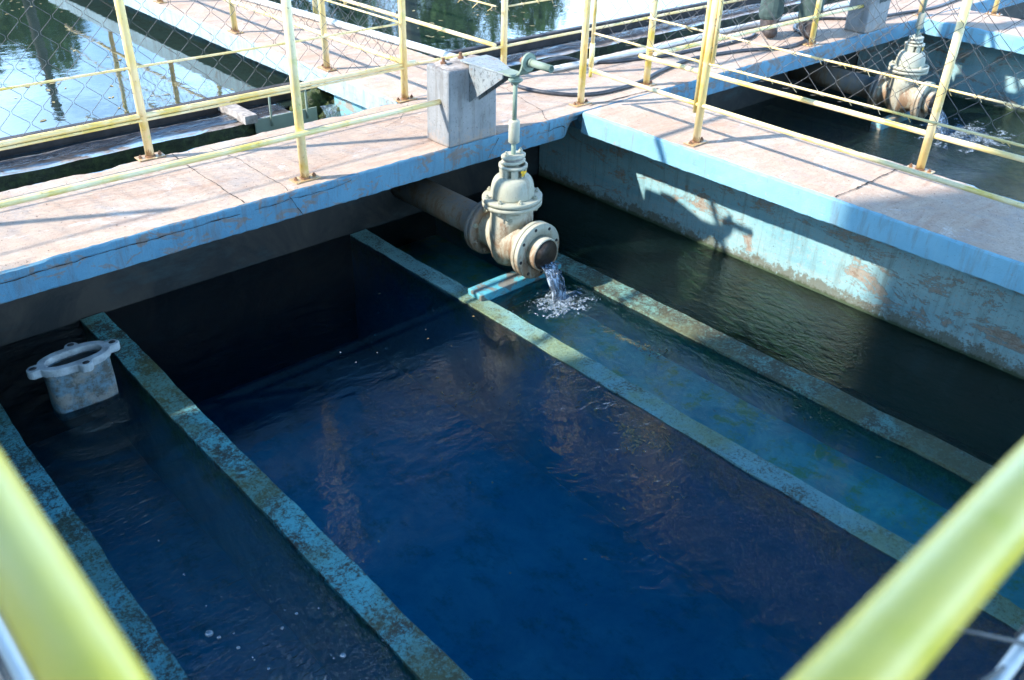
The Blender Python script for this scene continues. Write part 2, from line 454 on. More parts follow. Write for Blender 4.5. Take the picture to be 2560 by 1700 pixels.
water_mat('pond_water', (0.20, 0.30, 0.28), 5.0, 0.16, 0.6, ior=1.5, aniso=(1.0, 1.0, 1), dist=0.010,
          body=(0.03, 0.05, 0.04), bodyf=0.6)

# ------------------------------------------------------------------ mesh helpers
class MB:
    def __init__(s):
        s.v = []; s.f = []; s.mi = []; s.sm = []
    def add(s, vs, fs, mi=0, smooth=False):
        o = len(s.v)
        s.v += [tuple(p) for p in vs]
        for f in fs:
            s.f.append(tuple(i + o for i in f)); s.mi.append(mi); s.sm.append(smooth)
        return s
    def box(s, x0, x1, y0, y1, z0, z1, mi=0):
        vs = [(x, y, z) for z in (z0, z1) for y in (y0, y1) for x in (x0, x1)]
        return s.add(vs, [(0, 2, 3, 1), (4, 5, 7, 6), (0, 1, 5, 4), (2, 6, 7, 3), (0, 4, 6, 2), (1, 3, 7, 5)], mi)
    def tube(s, pts, r, n=12, mi=0, caps=True, smooth=True):
        pts = [Vector(p) for p in pts]
        rr = r if isinstance(r, (list, tuple)) else [r] * len(pts)
        vs = []; fs = []
        d0 = (pts[1] - pts[0]).normalized()
        up = Vector((0, 0, 1)) if abs(d0.z) < 0.9 else Vector((1, 0, 0))
        a = d0.cross(up).normalized()
        for i, p in enumerate(pts):
            d = (pts[min(i + 1, len(pts) - 1)] - pts[max(i - 1, 0)]).normalized()
            a = (a - d * a.dot(d)).normalized(); b = d.cross(a)
            for k in range(n):
                t = 2 * math.pi * k / n
                vs.append(p + (a * math.cos(t) + b * math.sin(t)) * rr[i])
        for i in range(len(pts) - 1):
            for k in range(n):
                k2 = (k + 1) % n
                fs.append((i * n + k, i * n + k2, (i + 1) * n + k2, (i + 1) * n + k))
        s.add(vs, fs, mi, smooth)
        if caps:
            o = len(s.v) - len(vs)
            s.f.append(tuple(o + k for k in range(n))[::-1]); s.mi.append(mi); s.sm.append(False)
            e = o + (len(pts) - 1) * n
            s.f.append(tuple(e + k for k in range(n))); s.mi.append(mi); s.sm.append(False)
        return s
    def lathe(s, prof, M4=None, n=32, mi=0, sx=1.0, sy=1.0, smooth=True, closed=False):
        """prof = [(r, z)...] turned about z"""
        vs = []
        for r, z in prof:
            for k in range(n):
                t = 2 * math.pi * k / n
                vs.append(Vector((r * math.cos(t) * sx, r * math.sin(t) * sy, z)))
        fs = []
        m = len(prof)
        for i in range(m if closed else m - 1):
            j = (i + 1) % m
            for k in range(n):
                k2 = (k + 1) % n
                fs.append((i * n + k, i * n + k2, j * n + k2, j * n + k))
        if not closed:
            if prof[0][0] > 1e-6: fs.append(tuple(range(n))[::-1])
            if prof[-1][0] > 1e-6: fs.append(tuple((m - 1) * n + k for k in range(n)))
        if M4 is not None: vs = [M4 @ p for p in vs]
        return s.add(vs, fs, mi, smooth)
    def prism(s, poly, h, M4=None, mi=0):
        """poly = [(x, y)...] extruded from z=0 to z=h"""
        n = len(poly)
        vs = [Vector((x, y, 0)) for x, y in poly] + [Vector((x, y, h)) for x, y in poly]
        fs = [tuple(range(n))[::-1], tuple(range(n, 2 * n))] + [(i, (i + 1) % n, n + (i + 1) % n, n + i) for i in range(n)]
        if M4 is not None: vs = [M4 @ p for p in vs]
        return s.add(vs, fs, mi)
    def nut(s, c, axis='Z', r=0.012, h=0.012, mi=0, rod=0.0):
        Mx = Matrix.Translation(c)
        if axis == 'Y': Mx = Mx @ Matrix.Rotation(R(90), 4, 'X')
        if axis == '-Y': Mx = Mx @ Matrix.Rotation(R(90), 4, 'X')
        s.prism([(r * math.cos(R(60 * k + 10)), r * math.sin(R(60 * k + 10))) for k in range(6)], h, Mx, mi)
        if rod:
            s.prism([(r * .5 * math.cos(R(45 * k)), r * .5 * math.sin(R(45 * k))) for k in range(8)], h + rod, Mx @ Matrix.Translation((0, 0, 0.001)), mi)
        return s
    def build(s, name, mats, parent=None, bevel=0, loc=None, autosmooth=False):
        me = bpy.data.meshes.new(name)
        me.from_pydata(s.v, [], s.f)
        if not isinstance(mats, (list, tuple)): mats = [mats]
        for m in mats: me.materials.append(m)
        me.polygons.foreach_set('material_index', s.mi)
        me.polygons.foreach_set('use_smooth', s.sm)
        me.update()
        bm = bmesh.new(); bm.from_mesh(me)
        bmesh.ops.recalc_face_normals(bm, faces=bm.faces)
        bm.to_mesh(me); bm.free()
        o = bpy.data.objects.new(name, me)
        SC.collection.objects.link(o)
        if bevel:
            b = o.modifiers.new('b', 'BEVEL'); b.width = bevel; b.segments = 2; b.limit_method = 'ANGLE'; b.angle_limit = R(35)
        if parent is not None:
            o.parent = parent
            o.matrix_parent_inverse = Matrix.Translation(parent.location).inverted()
        return o

def tag(o, label=None, cat=None, group=None, kind=None):
    if label: o['label'] = label
    if cat: o['category'] = cat
    if group: o['group'] = group
    if kind: o['kind'] = kind
    return o
def thing(name, loc, label, cat, group=None):
    o = bpy.data.objects.new(name, None)
    SC.collection.objects.link(o)
    o.location = loc; o.empty_display_size = 0.1
    return tag(o, label, cat, group)

def jit(p, a, s=6.0):
    return a * (noise.noise(Vector(p) * s) + 0.5 * noise.noise(Vector(p) * s * 3.7))

def slab(name, x0, x1, y0, y1, z0, z1, cracks=(), step=0.02, r=0.010, mod=None, face='blue'):
    """walkway slab with worn rounded edges: profile swept along its long axis; slot 0 top, 1 painted sides, 2 cracks"""
    mb = MB()
    alongx = (x1 - x0) > (y1 - y0)
    a0, a1 = (x0, x1) if alongx else (y0, y1)
    b0, b1 = (y0, y1) if alongx else (x0, x1)
    n = max(4, int((a1 - a0) / step))
    prof = [(b0 + .002, z0, 1), (b0, z0 + .004, 1), (b0, z0 + .04, 1), (b0, z0 + .08, 1), (b0, z1 - r, 1), (b0 + r * .3, z1 - r * .3, 1), (b0 + r, z1, 0),
            (b0 + .05, z1, 0), ((b0 * 2 + b1) / 3, z1, 0), ((b0 + 2 * b1) / 3, z1, 0), (b1 - .05, z1, 0), (b1 - r, z1, 0), (b1 - r * .3, z1 - r * .3, 1), (b1, z1 - r, 1), (b1, z0 + .004, 1), (b1 - .002, z0, 1)]
    m = len(prof); vs = []
    for i in range(n + 1):
        a = a0 + (a1 - a0) * i / n
        for j, (b, z, _) in enumerate(prof):
            w = 0.0022 if 4 <= j <= 6 or 11 <= j <= 13 else 0.0014
            if j in (0, 1, 14, 15): w = 0.0025
            if z == z1 and j not in (6, 11): w = 0.0012
            db = jit((a, b, z + j), w, 4) + jit((a, b, j * 3.1), w * 1.3, 30)
            dz = jit((a, b + 7, z + j), w * .5, 4) + jit((a, b + 7, j * 1.7), w * 1.1, 28)
            # chipped places along the arris
            if j in (5, 6, 12, 11):
                c = noise.noise(Vector((a * 4.3, b * 9, 3.3)))
                if c > 0.28: db += (0.02 if j in (5, 6) else -0.02) * (c - .28) * 2; dz -= 0.014 * (c - .28) * 2
            if mod: b_, z_ = mod(a, b + db, z + dz, j)
            else: b_, z_ = b + db, z + dz
            vs.append((a, b_, z_) if alongx else (b_, a, z_))
    fs = []; mi = []
    for i in range(n):
        for j in range(m):
            j2 = (j + 1) % m
            fs.append((i * m + j, i * m + j2, (i + 1) * m + j2, (i + 1) * m + j))
            mi.append(0 if 6 <= j < 11 else 1)
    fs.append(tuple(range(m))); mi.append(1)
    fs.append(tuple(n * m + j for j in range(m))[::-1]); mi.append(1)
    for f, k in zip(fs, mi):
        pass
    mb.v = vs; mb.f = fs; mb.mi = mi; mb.sm = [False] * len(fs)
    for pts, w in cracks: crack(mb, pts, w)
    o = mb.build(name, [M['top'], M[face], M['crack']])
    return tag(o, kind='structure')

def crack(mb, pts, w, mi=2):
    """a jagged crack following pts; the strip stands 2.5 mm off the surface it scars"""
    P = [Vector(p) for p in pts]
    out = []
    for i in range(len(P) - 1):
        L = (P[i + 1] - P[i]).length
        k = max(2, int(L / 0.012))
        for q in range(k): out.append(P[i].lerp(P[i + 1], q / k))
    out.append(P[-1])
    vs = []
    nrm = Vector((0, 0, 1)) if abs(P[0].z - P[-1].z) < 0.004 else Vector((0, -1, 0))
    for i, p in enumerate(out):
        d = (out[min(i + 1, len(out) - 1)] - out[max(i - 1, 0)]).normalized()
        sd = d.cross(nrm).normalized()
        ofs = sd * (jit(p, 0.006, 9) + jit(p, 0.003, 40))
        ww = w * max(0.12, (0.25 + 1.1 * abs(noise.noise(p * 17))))
        vs += [p + ofs + sd * ww, p + ofs - sd * ww]
    fs = [(2 * i, 2 * i + 1, 2 * i + 3, 2 * i + 2) for i in range(len(out) - 1)]
    mb.add(vs, fs, mi)

T = -0.12            # underside of the slabs
ZW = -0.62           # basin water
ZP = -0.215          # pond water
PER = 3.98           # the basins repeat every 3.98 m
ZC = 0.003

# ------------------------------------------------------------------ walkways (structure)
def broken(a, b, z, j):
    # the front lower edge of the main walkway has broken away beside the corner
    if j <= 4 and -0.13 < a < 0.02:
        k = min(1, (a + 0.13) / 0.10)
        if j <= 3: z = z + (0.075 - 0.02 * j) * k; b = b + 0.05 * k * (1 if j < 3 else .4)
    return b, z
cr_main = [
    ([(-2.015, 0.012, ZC), (-2.01, 0.55, ZC), (-2.0, 0.74, ZC)], 0.0035),
    ([(-1.807, 0.012, ZC), (-1.793, 0.094, ZC), (-1.80, 0.286, ZC), (-1.79, 0.476, ZC), (-1.83, 0.7, ZC)], 0.0022),
    ([(-0.255, 0.012, ZC), (-0.24, 0.05, ZC), (-0.164, 0.146, ZC), (-0.119, 0.339, ZC), (-0.051, 0.548, ZC), (-0.055, 0.70, ZC)], 0.003),
    ([(-0.64, 0.72, ZC), (-0.75, 0.60, ZC), (-0.86, 0.5, ZC), (-1.0, 0.44, ZC)], 0.0016),
    ([(0.10, 0.042, ZC), (0.31, 0.036, ZC), (0.68, 0.030, ZC)], 0.006),
    ([(0.66, 0.75, ZC), (0.68, 0.4, ZC), (0.665, 0.03, ZC)], 0.002),
    # on the painted front face
    ([(-3.3, -0.0075, -0.045), (-2.9, -0.0075, -0.04), (-2.6, -0.0075, -0.03), (-2.3, -0.0075, -0.035), (-2.05, -0.0075, -0.028)], 0.0028),
    ([(-1.82, -0.0075, -0.02), (-1.80, -0.0075, -0.045), (-1.76, -0.0075, -0.115)], 0.003),
    ([(-1.98, -0.0075, -0.035), (-1.80, -0.0075, -0.03), (-1.60, -0.0075, -0.034), (-1.5, -0.0075, -0.02)], 0.0018),
    ([(-0.62, -0.0075, -0.012), (-0.655, -0.0075, -0.06), (-0.69, -0.0075, -0.112)], 0.0026),
    ([(-0.255, -0.0075, -0.008), (-0.262, -0.0075, -0.055), (-0.225, -0.0075, -0.05), (-0.16, -0.0075, -0.045), (-0.135, -0.0075, -0.06), (-0.14, -0.0075, -0.10)], 0.004),
    ([(-0.265, -0.0075, -0.055), (-0.36, -0.0075, -0.05), (-0.42, -0.0075, -0.056)], 0.002),
    ([(1.55, -0.0075, -0.015), (1.53, -0.0075, -0.06), (1.56, -0.0075, -0.11)], 0.003),
    ([(0.95, -0.0075, -0.04), (1.25, -0.0075, -0.05), (1.5, -0.0075, -0.042)], 0.0018),
]
slab('walkway', -5.0, 12.0, 0.0, 0.76, T, 0.0, cr_main, mod=broken)
ZJ = 0.004
slab('walkway', 0.0, 0.66, -3.112, -0.004, T, -0.002, [
    ([(0.012, -1.535, ZJ - .002), (0.30, -1.54, ZJ - .002), (0.645, -1.54, ZJ - .002)], 0.0055),
], face='blue_chalky')
slab('walkway', 0.0 + PER, 0.66 + PER, -3.112, -0.004, T, -0.002, [([(0.012 + PER, -1.2, .002), (0.65 + PER, -1.2, .002)], 0.004)], face='blue_chalky')
slab('walkway', -PER - 0.02, -3.33, -3.112, -0.004, T, -0.002)
slab('walkway', -5.0, 6.0, -4.0, -3.118, T, -0.003)
slab('walkway', -0.69, 0.06, 0.765, 6.6, T, -0.002, [
    ([(-0.66, 2.9, .002), (-0.3, 2.93, .002), (0.04, 2.9, .002)], 0.002),
    ([(-0.66, 1.7, .002), (-0.35, 1.75, .002), (0.0, 1.66, .002)], 0.0016)], face='blue_pale')

# ------------------------------------------------------------------ walls under the walkways
def wall(name, x0, x1, y0, y1, z0, z1, mat, label, cat='wall', step=0.06, amp=0.004):
    mb = MB()
    nx = max(1, int((x1 - x0) / step)); ny = max(1, int((y1 - y0) / step)); nz = max(1, int((z1 - z0) / step))
    def grid(fn, nu, nv):
        o = len(mb.v); vs = []
        for i in range(nu + 1):
            for j in range(nv + 1):
                vs.append(fn(i / nu, j / nv))
        fs = [(i * (nv + 1) + j, (i + 1) * (nv + 1) + j, (i + 1) * (nv + 1) + j + 1, i * (nv + 1) + j + 1) for i in range(nu) for j in range(nv)]
        mb.add(vs, fs)
    L = lambda a, b, t: a + (b - a) * t
    def w(x, y, z):
        return (x + jit((x, y, z), amp, 4), y + jit((x + 9, y, z), amp, 4), z + jit((x, y + 9, z), amp, 4))
    grid(lambda u, v: w(L(x0, x1, u), L(y0, y1, v), z1), nx, ny)
    grid(lambda u, v: w(L(x0, x1, u), L(y0, y1, v), z0), nx, ny)
    grid(lambda u, v: w(L(x0, x1, u), y0, L(z0, z1, v)), nx, nz)
    grid(lambda u, v: w(L(x0, x1, u), y1, L(z0, z1, v)), nx, nz)
    grid(lambda u, v: w(x0, L(y0, y1, u), L(z0, z1, v)), ny, nz)
    grid(lambda u, v: w(x1, L(y0, y1, u), L(z0, z1, v)), ny, nz)
    o = mb.build(name, mat)
    bm = bmesh.new(); bm.from_mesh(o.data); bmesh.ops.remove_doubles(bm, verts=bm.verts, dist=1e-4)
    bmesh.ops.recalc_face_normals(bm, faces=bm.faces); bm.to_mesh(o.data); bm.free()
    return tag(o, label, cat)
ZF = -1.45
wall('basin_wall', -5.0, 12.0, 0.62, 0.735, ZF, T - .002, M['shade_slime'], 'dark rear basin wall in shadow under the long walkway', 'basin wall', 0.12)
wall('basin_wall', 0.28, 0.42, -3.15, 0.60, ZF, T - .002, M['basin_wall'], 'peeling pale blue basin wall under the walkway right of the near basin', 'basin wall')
wall('basin_wall', 0.28 + PER, 0.42 + PER, -4.0, 0.60, ZF, T - .002, M['basin_wall'], 'pale blue basin wall behind the second valve', 'basin wall', 0.12)
wall('basin_wall', -PER + .28, -PER + .42, -3.15, 0.60, ZF, T - .002, M['basin_wall'], 'basin wall under the walkway the photographer stands on', 'basin wall', 0.12)
wall('basin_wall', -3.5, 4.2, -3.7, -3.55, ZF, T - .002, M['basin_wall'], 'basin wall under the front walkway', 'basin wall', 0.12)
wall('channel_wall', -0.455, -0.30, 0.76, 6.6, ZF, T - .002, M['wall_paint'], 'pale wall carrying the walkway between the two ponds', 'wall', 0.10)

wall('channel_wall', -0.64, -0.46, 0.765, 1.50, ZF, T - .004, M['wall_paint'], 'pale sunlit wall end beside the mossy outfall under the walkway between the ponds', 'wall', 0.10)
# launder walls of the near basin and of the next one
G = [(-3.165, -3.079, -0.612), (-2.604, -2.502, -0.608), (-1.153, -1.051, -0.614), (-0.562, -0.430, -0.607)]
gl = ['mossy teal launder wall at the far left edge of the near basin',
      'crusted turquoise launder wall right of the open flanged casting',
      'pale teal launder wall sinking under the water left of the pipe outfall',
      'brown and green launder wall between the pipe outfall and the blue basin wall']
for (x0, x1, zt), lb, gm in zip(G, gl, 'abcd'):
    wall('launder_wall', x0, x1, -3.5, 0.60, -1.3, zt, M['gutter_' + gm], lb, 'launder wall', 0.035, 0.007)
for (x0, x1, zt), lb in zip(G[2:], ('launder wall left of the second valve seen through the fence', 'launder wall right of the second valve seen through the fence')):
    wall('launder_wall', x0 + PER, x1 + PER, -3.5, 0.60, -1.3, zt - .05, M['moss'], lb, 'launder wall', 0.08, 0.006)

# floors
def sheet(name, x0, x1, y0, y1, z, mat, kind='structure', nx=1, ny=1):
    mb = MB()
    vs = [(x0 + (x1 - x0) * i / nx, y0 + (y1 - y0) * j / ny, z) for i in range(nx + 1) for j in range(ny + 1)]
    fs = [(i * (ny + 1) + j, (i + 1) * (ny + 1) + j, (i + 1) * (ny + 1) + j + 1, i * (ny + 1) + j + 1) for i in range(nx) for j in range(ny)]
    mb.add(vs, fs)
    o = mb.build(name, mat)
    if o.data.polygons[0].normal.z < 0: o.data.flip_normals()
    return tag(o, kind=kind)
sheet('basin_floor', -3.7, -0.50, -3.56, 0.63, -1.3, M['floor'])
sheet('filter_bed_floor', -0.52, 0.30, -3.56, 0.63, -1.05, M['bed'])
sheet('basin_floor', 0.35, 5.0, -4.5, 0.63, -1.20, M['bed'])
sheet('basin_floor', 4.3, 12, -4.5, 0.63, -1.20, M['bed'])
sheet('trough_floor', -3.09, -2.59, -3.5, 0.60, -1.15, M['floor'])
sheet('trough_floor', -1.06, -0.555, -3.5, 0.60, -0.79, M['trough'])
sheet('trough_floor', -1.06 + PER, -0.555 + PER, -3.5, 0.60, -0.90, M['trough'])
sheet('ground', -120, 140, -120, 160, -1.6, M['bed'])

# water
sheet('basin_water', -3.56, -3.12, -3.56, 0.63, ZW, M['basin_water'])
sheet('trough_water', -3.12, -2.55, -3.56, 0.63, ZW - .004, M['left_trough_water'])
sheet('basin_water', -2.55, -1.10, -3.56, 0.63, ZW, M['basin_water'])
sheet('trough_water', -1.10, -0.50, -3.56, 0.63, ZW - .003, M['trough_water'])
sheet('basin_water', -0.50, 0.30, -3.56, 0.63, ZW + .001, M['side_water'])
sheet('basin_water', 0.41, 4.27, -4.5, 0.63, ZW, M['far_basin_water'])
sheet('basin_water', 4.39, 12, -4.5, 0.63, ZW, M['far_basin_water'])

# cross beam under the outfall
mb = MB()
mb.box(-1.09, -0.54, -0.43, -0.325, -0.72, -0.582)
cb = mb.build('support_beam', M['turquoise'], bevel=0.006)
tag(cb, 'flaking turquoise support beam under the valve across the trough', 'beam')
mb = MB(); mb.box(-1.06 + PER, -0.54 + PER, -0.36, -0.275, -0.72, -0.575)
tag(mb.build('support_beam', M['wall_paint'], bevel=0.006), 'grey support beam under the second valve', 'beam')

# ------------------------------------------------------------------ ponds behind
sheet('pond_water', -16, -0.42, 1.66, 9.0, ZP, M['pond_water'])
sheet('pond_water', -0.33, 22, 1.66, 9.0, ZP, M['pond_water'])
sheet('channel_water', -16, -0.42, 0.72, 1.50, -0.55, M['basin_water'])
sheet('channel_water', -0.33, 22, 0.72, 1.50, -0.55, M['basin_water'])
sheet('channel_floor', -16, 22, 0.74, 1.60, -1.0, M['bed'])
sheet('pond_floor', -16, 22, 1.55, 9.05, -1.3, M['bed'])
# the weir walls: concrete wall with a wet crest, then a gap of water, then the dark scum board
def weir(x0, x1, lab):
    wall('weir_wall', x0, x1, 1.49, 1.72, -1.2, -0.205, M['weir'], lab + ' weir wall with a wet crest beside the pond', 'weir wall', 0.07, 0.010)
weir(-16, -0.93, 'mossy'); weir(0.16, 22, 'grey')
for x0, x1, lb in ((-16, -0.72, 'dark scum board along the edge of the left pond'), (0.10, 22, 'dark scum board along the edge of the right pond')):
    mb = MB(); n = int((x1 - x0) / 0.5)
    for i in range(1):
        mb.box(x0, x1, 1.79, 1.84, -0.36, -0.125)
    tag(mb.build('scum_board', M['dark_wood'], bevel=0.006), lb, 'board')
# thin film of water running over the crest
t = NT('crest_water'); 
nn = t.bump(t.noise(14, 5, 0.6, t.co((0.5, 2.5, 1)), 1.0), 0.8, 0.02)
gg = t.n("ShaderNodeBsdfGlossy"); gg.inputs['Roughness'].default_value = 0.06; t.t.links.new(nn, gg.inputs['Normal'])
tt = t.n("ShaderNodeBsdfTransparent"); tt.inputs[0].default_value = (.85, .9, .95, 1)
ff = t.n("ShaderNodeFresnel"); ff.inputs[0].default_value = 1.34; t.t.links.new(nn, ff.inputs['Normal'])
mm = t.n("ShaderNodeMixShader"); t.t.links.new(ff.outputs[0], mm.inputs[0]); t.t.links.new(tt.outputs[0], mm.inputs[1]); t.t.links.new(gg.outputs[0], mm.inputs[2])
t.t.links.new(mm.outputs[0], t.out.inputs['Surface']); M['crest'] = t.m
sheet('crest_water', -16, -0.93, 1.555, 1.72, -0.188, M['crest'])
sheet('crest_water', 0.16, 22, 1.56, 1.70, -0.188, M['crest'])

# grassy bank, far trees are mirrored in the ponds
def leaf_mat(name, a, b):
    t = NT(name)
    c = t.mix(t.step(t.noise(1.3, 4), 0.35, 0.65), a, b)
    bs = t.bsdf(c, 0.6, spec=0.3)
    M[name] = t.m
leaf_mat('leaf', (0.035, 0.085, 0.02), (0.07, 0.14, 0.03))
leaf_mat('grass', (0.06, 0.10, 0.03), (0.12, 0.15, 0.05))
mb = MB()
vs = []; nx, ny = 60, 16
for i in range(nx + 1):
    for j in range(ny + 1):
        x = -45 + 100 * i / nx; y = 9.0 + 40 * (j / ny) ** 1.5
        z = -0.25 + min(1, (y - 9) / 3) * 0.5 + 0.12 * noise.noise(Vector((x * .4, y * .4, 0))) * (1 if j else 0)
        vs.append((x, y, z if j else -1.4))
mb.add(vs, [(i * (ny + 1) + j, (i + 1) * (ny + 1) + j, (i + 1) * (ny + 1) + j + 1, i * (ny + 1) + j + 1) for i in range(nx) for j in range(ny)], 0, True)
tag(mb.build('bank', M['grass']), kind='structure')

def tree(x, y, h, cr, nleaf, label, seed, bare=False, group=None):
    rnd = random.Random(seed)
    root = thing('tree', (x, y, 0.2), label, 'tree', group)
    mb = MB(); tips = []
    def limb(p, d, L, r, lev):
        pts = [p]; q = Vector(p); dd = Vector(d)
        k = 5
        for i in range(k):
            dd = (dd + Vector((rnd.uniform(-.22, .22), rnd.uniform(-.22, .22), rnd.uniform(-.06, .14)))).normalized()
            q = q + dd * L / k; pts.append(q.copy())
        mb.tube(pts, [r * (1 - .55 * i / k) for i in range(k + 1)], 6 if lev else 9)
        if lev < (3 if bare else 2):
            for _ in range(4 if lev < 3 else 3):
                i = rnd.randint(2, k)
                a = rnd.uniform(0, 6.28)
                nd = (dd * rnd.uniform(.5, 1) + Vector((math.cos(a), math.sin(a), rnd.uniform(-.1, .6)))).normalized()
                limb(pts[i], nd, L * rnd.uniform(.5, .72), r * .42, lev + 1)
        else: tips.append(q)
        tips.append(pts[k])
    limb(Vector((x, y, -0.3)), (0, 0, 1), h * 0.45, h * (0.015 if bare else 0.022), 0)
    mb.build('trunk', M['bark'], root)
    if not bare:
        cb = MB()
        cl = []
        for i in range(26):
            a = rnd.uniform(0, 6.28); rr = cr * math.sqrt(rnd.random()); zz = rnd.uniform(.30, 1.0)
            w = math.sin(min(1, (1.12 - zz) * 1.5) * 1.57)
            cl.append((Vector((x + rr * w * math.cos(a), y + rr * w * math.sin(a), h * zz)), cr * rnd.uniform(.22, .42)))
        vs = []; fs = []
        for i in range(nleaf):
            c, r = cl[rnd.randrange(len(cl))]
            d = Vector((rnd.gauss(0, 1), rnd.gauss(0, 1), rnd.gauss(0, 1))).normalized() * r * rnd.uniform(.5, 1.08)
            p = c + d; s = rnd.uniform(.07, .14)
            u = Vector((rnd.gauss(0, 1), rnd.gauss(0, 1), rnd.gauss(0, .6))).normalized(); v = u.orthogonal().normalized()
            o = len(vs); vs += [p - u * s, p + v * s * .5, p + u * s, p - v * s * .5]; fs.append((o, o + 1, o + 2, o + 3))
        cb.add(vs, fs); cb.build('crown', M['leaf'], root)
    return root

# ------------------------------------------------------------------ fences
PR = 0.0195
def post(parent, x, y, h=1.12, r=PR, plate=True, z0=0.0, along='x'):
    mb = MB(); lx = random.uniform(-.006, .006)
    mb.tube([(x, y, z0 + .001), (x + lx * .5, y, h * .5), (x + lx, y, h)], r, 16)
    if plate:
        n_ = 20
        mb.tube([(x + (r + .001) * math.cos(2 * math.pi * k / n_), y + (r + .001) * math.sin(2 * math.pi * k / n_), z0 + .009) for k in range(n_ + 1)], [.0035 + .0015 * math.sin(k * 2.7 + x * 9) for k in range(n_ + 1)], 6, mi=1)
    p = mb.build('post', [M['yellow'], M['rust']], parent)
    if plate:
        mb = MB()
        a, b = (0.062, 0.034) if along == 'x' else (0.034, 0.062)
        mb.box(x - a, x + a, y - b, y + b, z0 + .001, z0 + .007)
        mb.build('base_plate', M['yellow'], p, bevel=0.002)
        for s in (-1, 1):
            mb = MB()
            mb.nut((x + (s * .046 if along == 'x' else 0), y + (s * .046 if along != 'x' else 0), z0 + .007), r=.009, h=.007, rod=.006)
            mb.build('anchor_bolt', M['rust'], p)
    return p
def rail(parent, a, b, r, name='rail', mat='yellow', sag=0.0):
    mb = MB(); a = Vector(a); b = Vector(b)
    n = max(2, int((b - a).length / 0.25))
    pts = []
    for i in range(n + 1):
        t = i / n; p = a.lerp(b, t)
        p.z += sag * math.sin(3.1 * t) + 0.003 * noise.noise(p * 1.3)
        pts.append(p)
    mb.tube(pts, r, 12)
    return mb.build(name, M[mat], parent)
def mesh_panel(parent, a, b, z0, z1, pitch=0.132, seed=1, wr=0.00125, tails=True):
    """chain link: zig-zag wires hooked into one another, z0 to z1, from a to b (both (x, y))"""
    rnd = random.Random(seed)
    a = Vector((*a, 0)); b = Vector((*b, 0)); L = (b - a).length; d = (b - a) / L
    nrm = Vector((-d.y, d.x, 0)); half = pitch / 2; rowh = half * 0.95
    rows = int((z1 - z0) / rowh) + 1; cols = int(L / half)
    mb = MB()
    def P(i, j, side):
        s = i * half; z = z0 + j * rowh
        wob = 0.012 * noise.noise(Vector((s * 2.2, z * 2.2, seed)))
        wz = 0.010 * noise.noise(Vector((s * 2.7 + 5, z * 2.7, seed)))
        bow = 0.02 * noise.noise(Vector((s * .9, z * 1.3, seed + 4)))
        return a + d * (s + wob) + Vector((0, 0, z + wz)) + nrm * (side * wr * 1.2 + bow)
    for c in range(0, cols):
        pts = []
        for j in range(rows + 1):
            i = c + (j % 2)
            if i * half > L: i = c - 1 if j % 2 else c
            p = P(i, j, 1 if j % 2 else -1)
            if 0 < j < rows:
                # little hook: the wire runs a few mm along the knot before it turns
                s = 1 if (j % 2) else -1
                pts += [p + Vector((0, 0, -0.006)) - d * s * 0.004, p + Vector((0, 0, 0.006)) - d * s * 0.004 + nrm * 0.002]
            else: pts.append(p)
        if c % 2 == 0:
            mb.tube(pts, wr, 5, caps=False)
        if c % 2 == 0 and tails:
            # loose wire end under the bottom rod
            p0 = pts[0]
            k = rnd.random()
            mb.tube([p0, p0 + Vector((0, 0, -.006)) + nrm * .008, p0 - Vector((0, 0, .014 + .012 * k)) - d * (.02 + .02 * k), p0 - Vector((0, 0, .018 + .006 * k)) - d * (.035 + .03 * k)], wr, 5)
    for c in range(0, cols, 2):
        q = a + d * (c * half) + Vector((0, 0, z0)); n_ = rnd.randint(4, 7); rr = .0080
        mb.tube([q + d * (.0035 * k - .012) + nrm * rr * math.cos(k * 1.25) + Vector((0, 0, rr * math.sin(k * 1.25))) for k in range(n_)] +
                [q + d * (.0035 * n_ + .004) + nrm * .012 + Vector((0, 0, -.012 - .02 * rnd.random()))], .0016, 5, mi=1)
    # the second family of wires, interlocked one half pitch over
    for c in range(1, cols, 2):
        pts = []
        for j in range(rows + 1):
            i = c + (0 if j % 2 else 1)
            if j % 2 == 0: i = c + 1
            p = P(c + 1 - (j % 2), j, -1 if j % 2 else 1)
            if 0 < j < rows:
                s = -1 if (j % 2) else 1
                pts += [p + Vector((0, 0, -0.006)) - d * s * 0.004, p + Vector((0, 0, 0.006)) - d * s * 0.004 - nrm * 0.002]
            else: pts.append(p)
        mb.tube(pts, wr, 5, caps=False)
    return mb.build('chain_link_mesh', [M['wire'], M['yellow']], parent)

H = 1.12
RL = 0.0115   # low rails
# rear edge of the long walkway
f = thing('fence', (-2.1, 0.757, 0), 'yellow pipe fence with chain-link mesh along the edge of the left pond', 'fence')
for x in (-3.55, -2.094, -0.638): post(f, x, 0.757)
rail(f, (-5, .757, .195), (-.56, .757, .195), .0125); rail(f, (-5, .745, .178), (-.638, .745, .178), .006, 'rod')
rail(f, (-5, .757, .41), (-.638, .757, .41), .0055, 'rod'); rail(f, (-5, .757, H), (-.6, .757, H), .006, 'rod')
mesh_panel(f, (-4.2, .757), (-.64, .757), .195, 1.1, .122, 3)
f = thing('fence', (0.1, 0.757, 0), 'thin yellow fence along the edge of the right pond behind the long walkway', 'fence')
for x in (0.10, 5.2): post(f, x, 0.757, along='x')
rail(f, (-.62, .757, .185), (5.2, .757, .18), .0085); rail(f, (.10, .757, .41), (5.2, .757, .41), .0055, 'rod'); rail(f, (0.1, .757, H), (5.2, .757, H), .0195)
mesh_panel(f, (.12, .757), (0.9, .757), .41, 1.1, .122, 4)
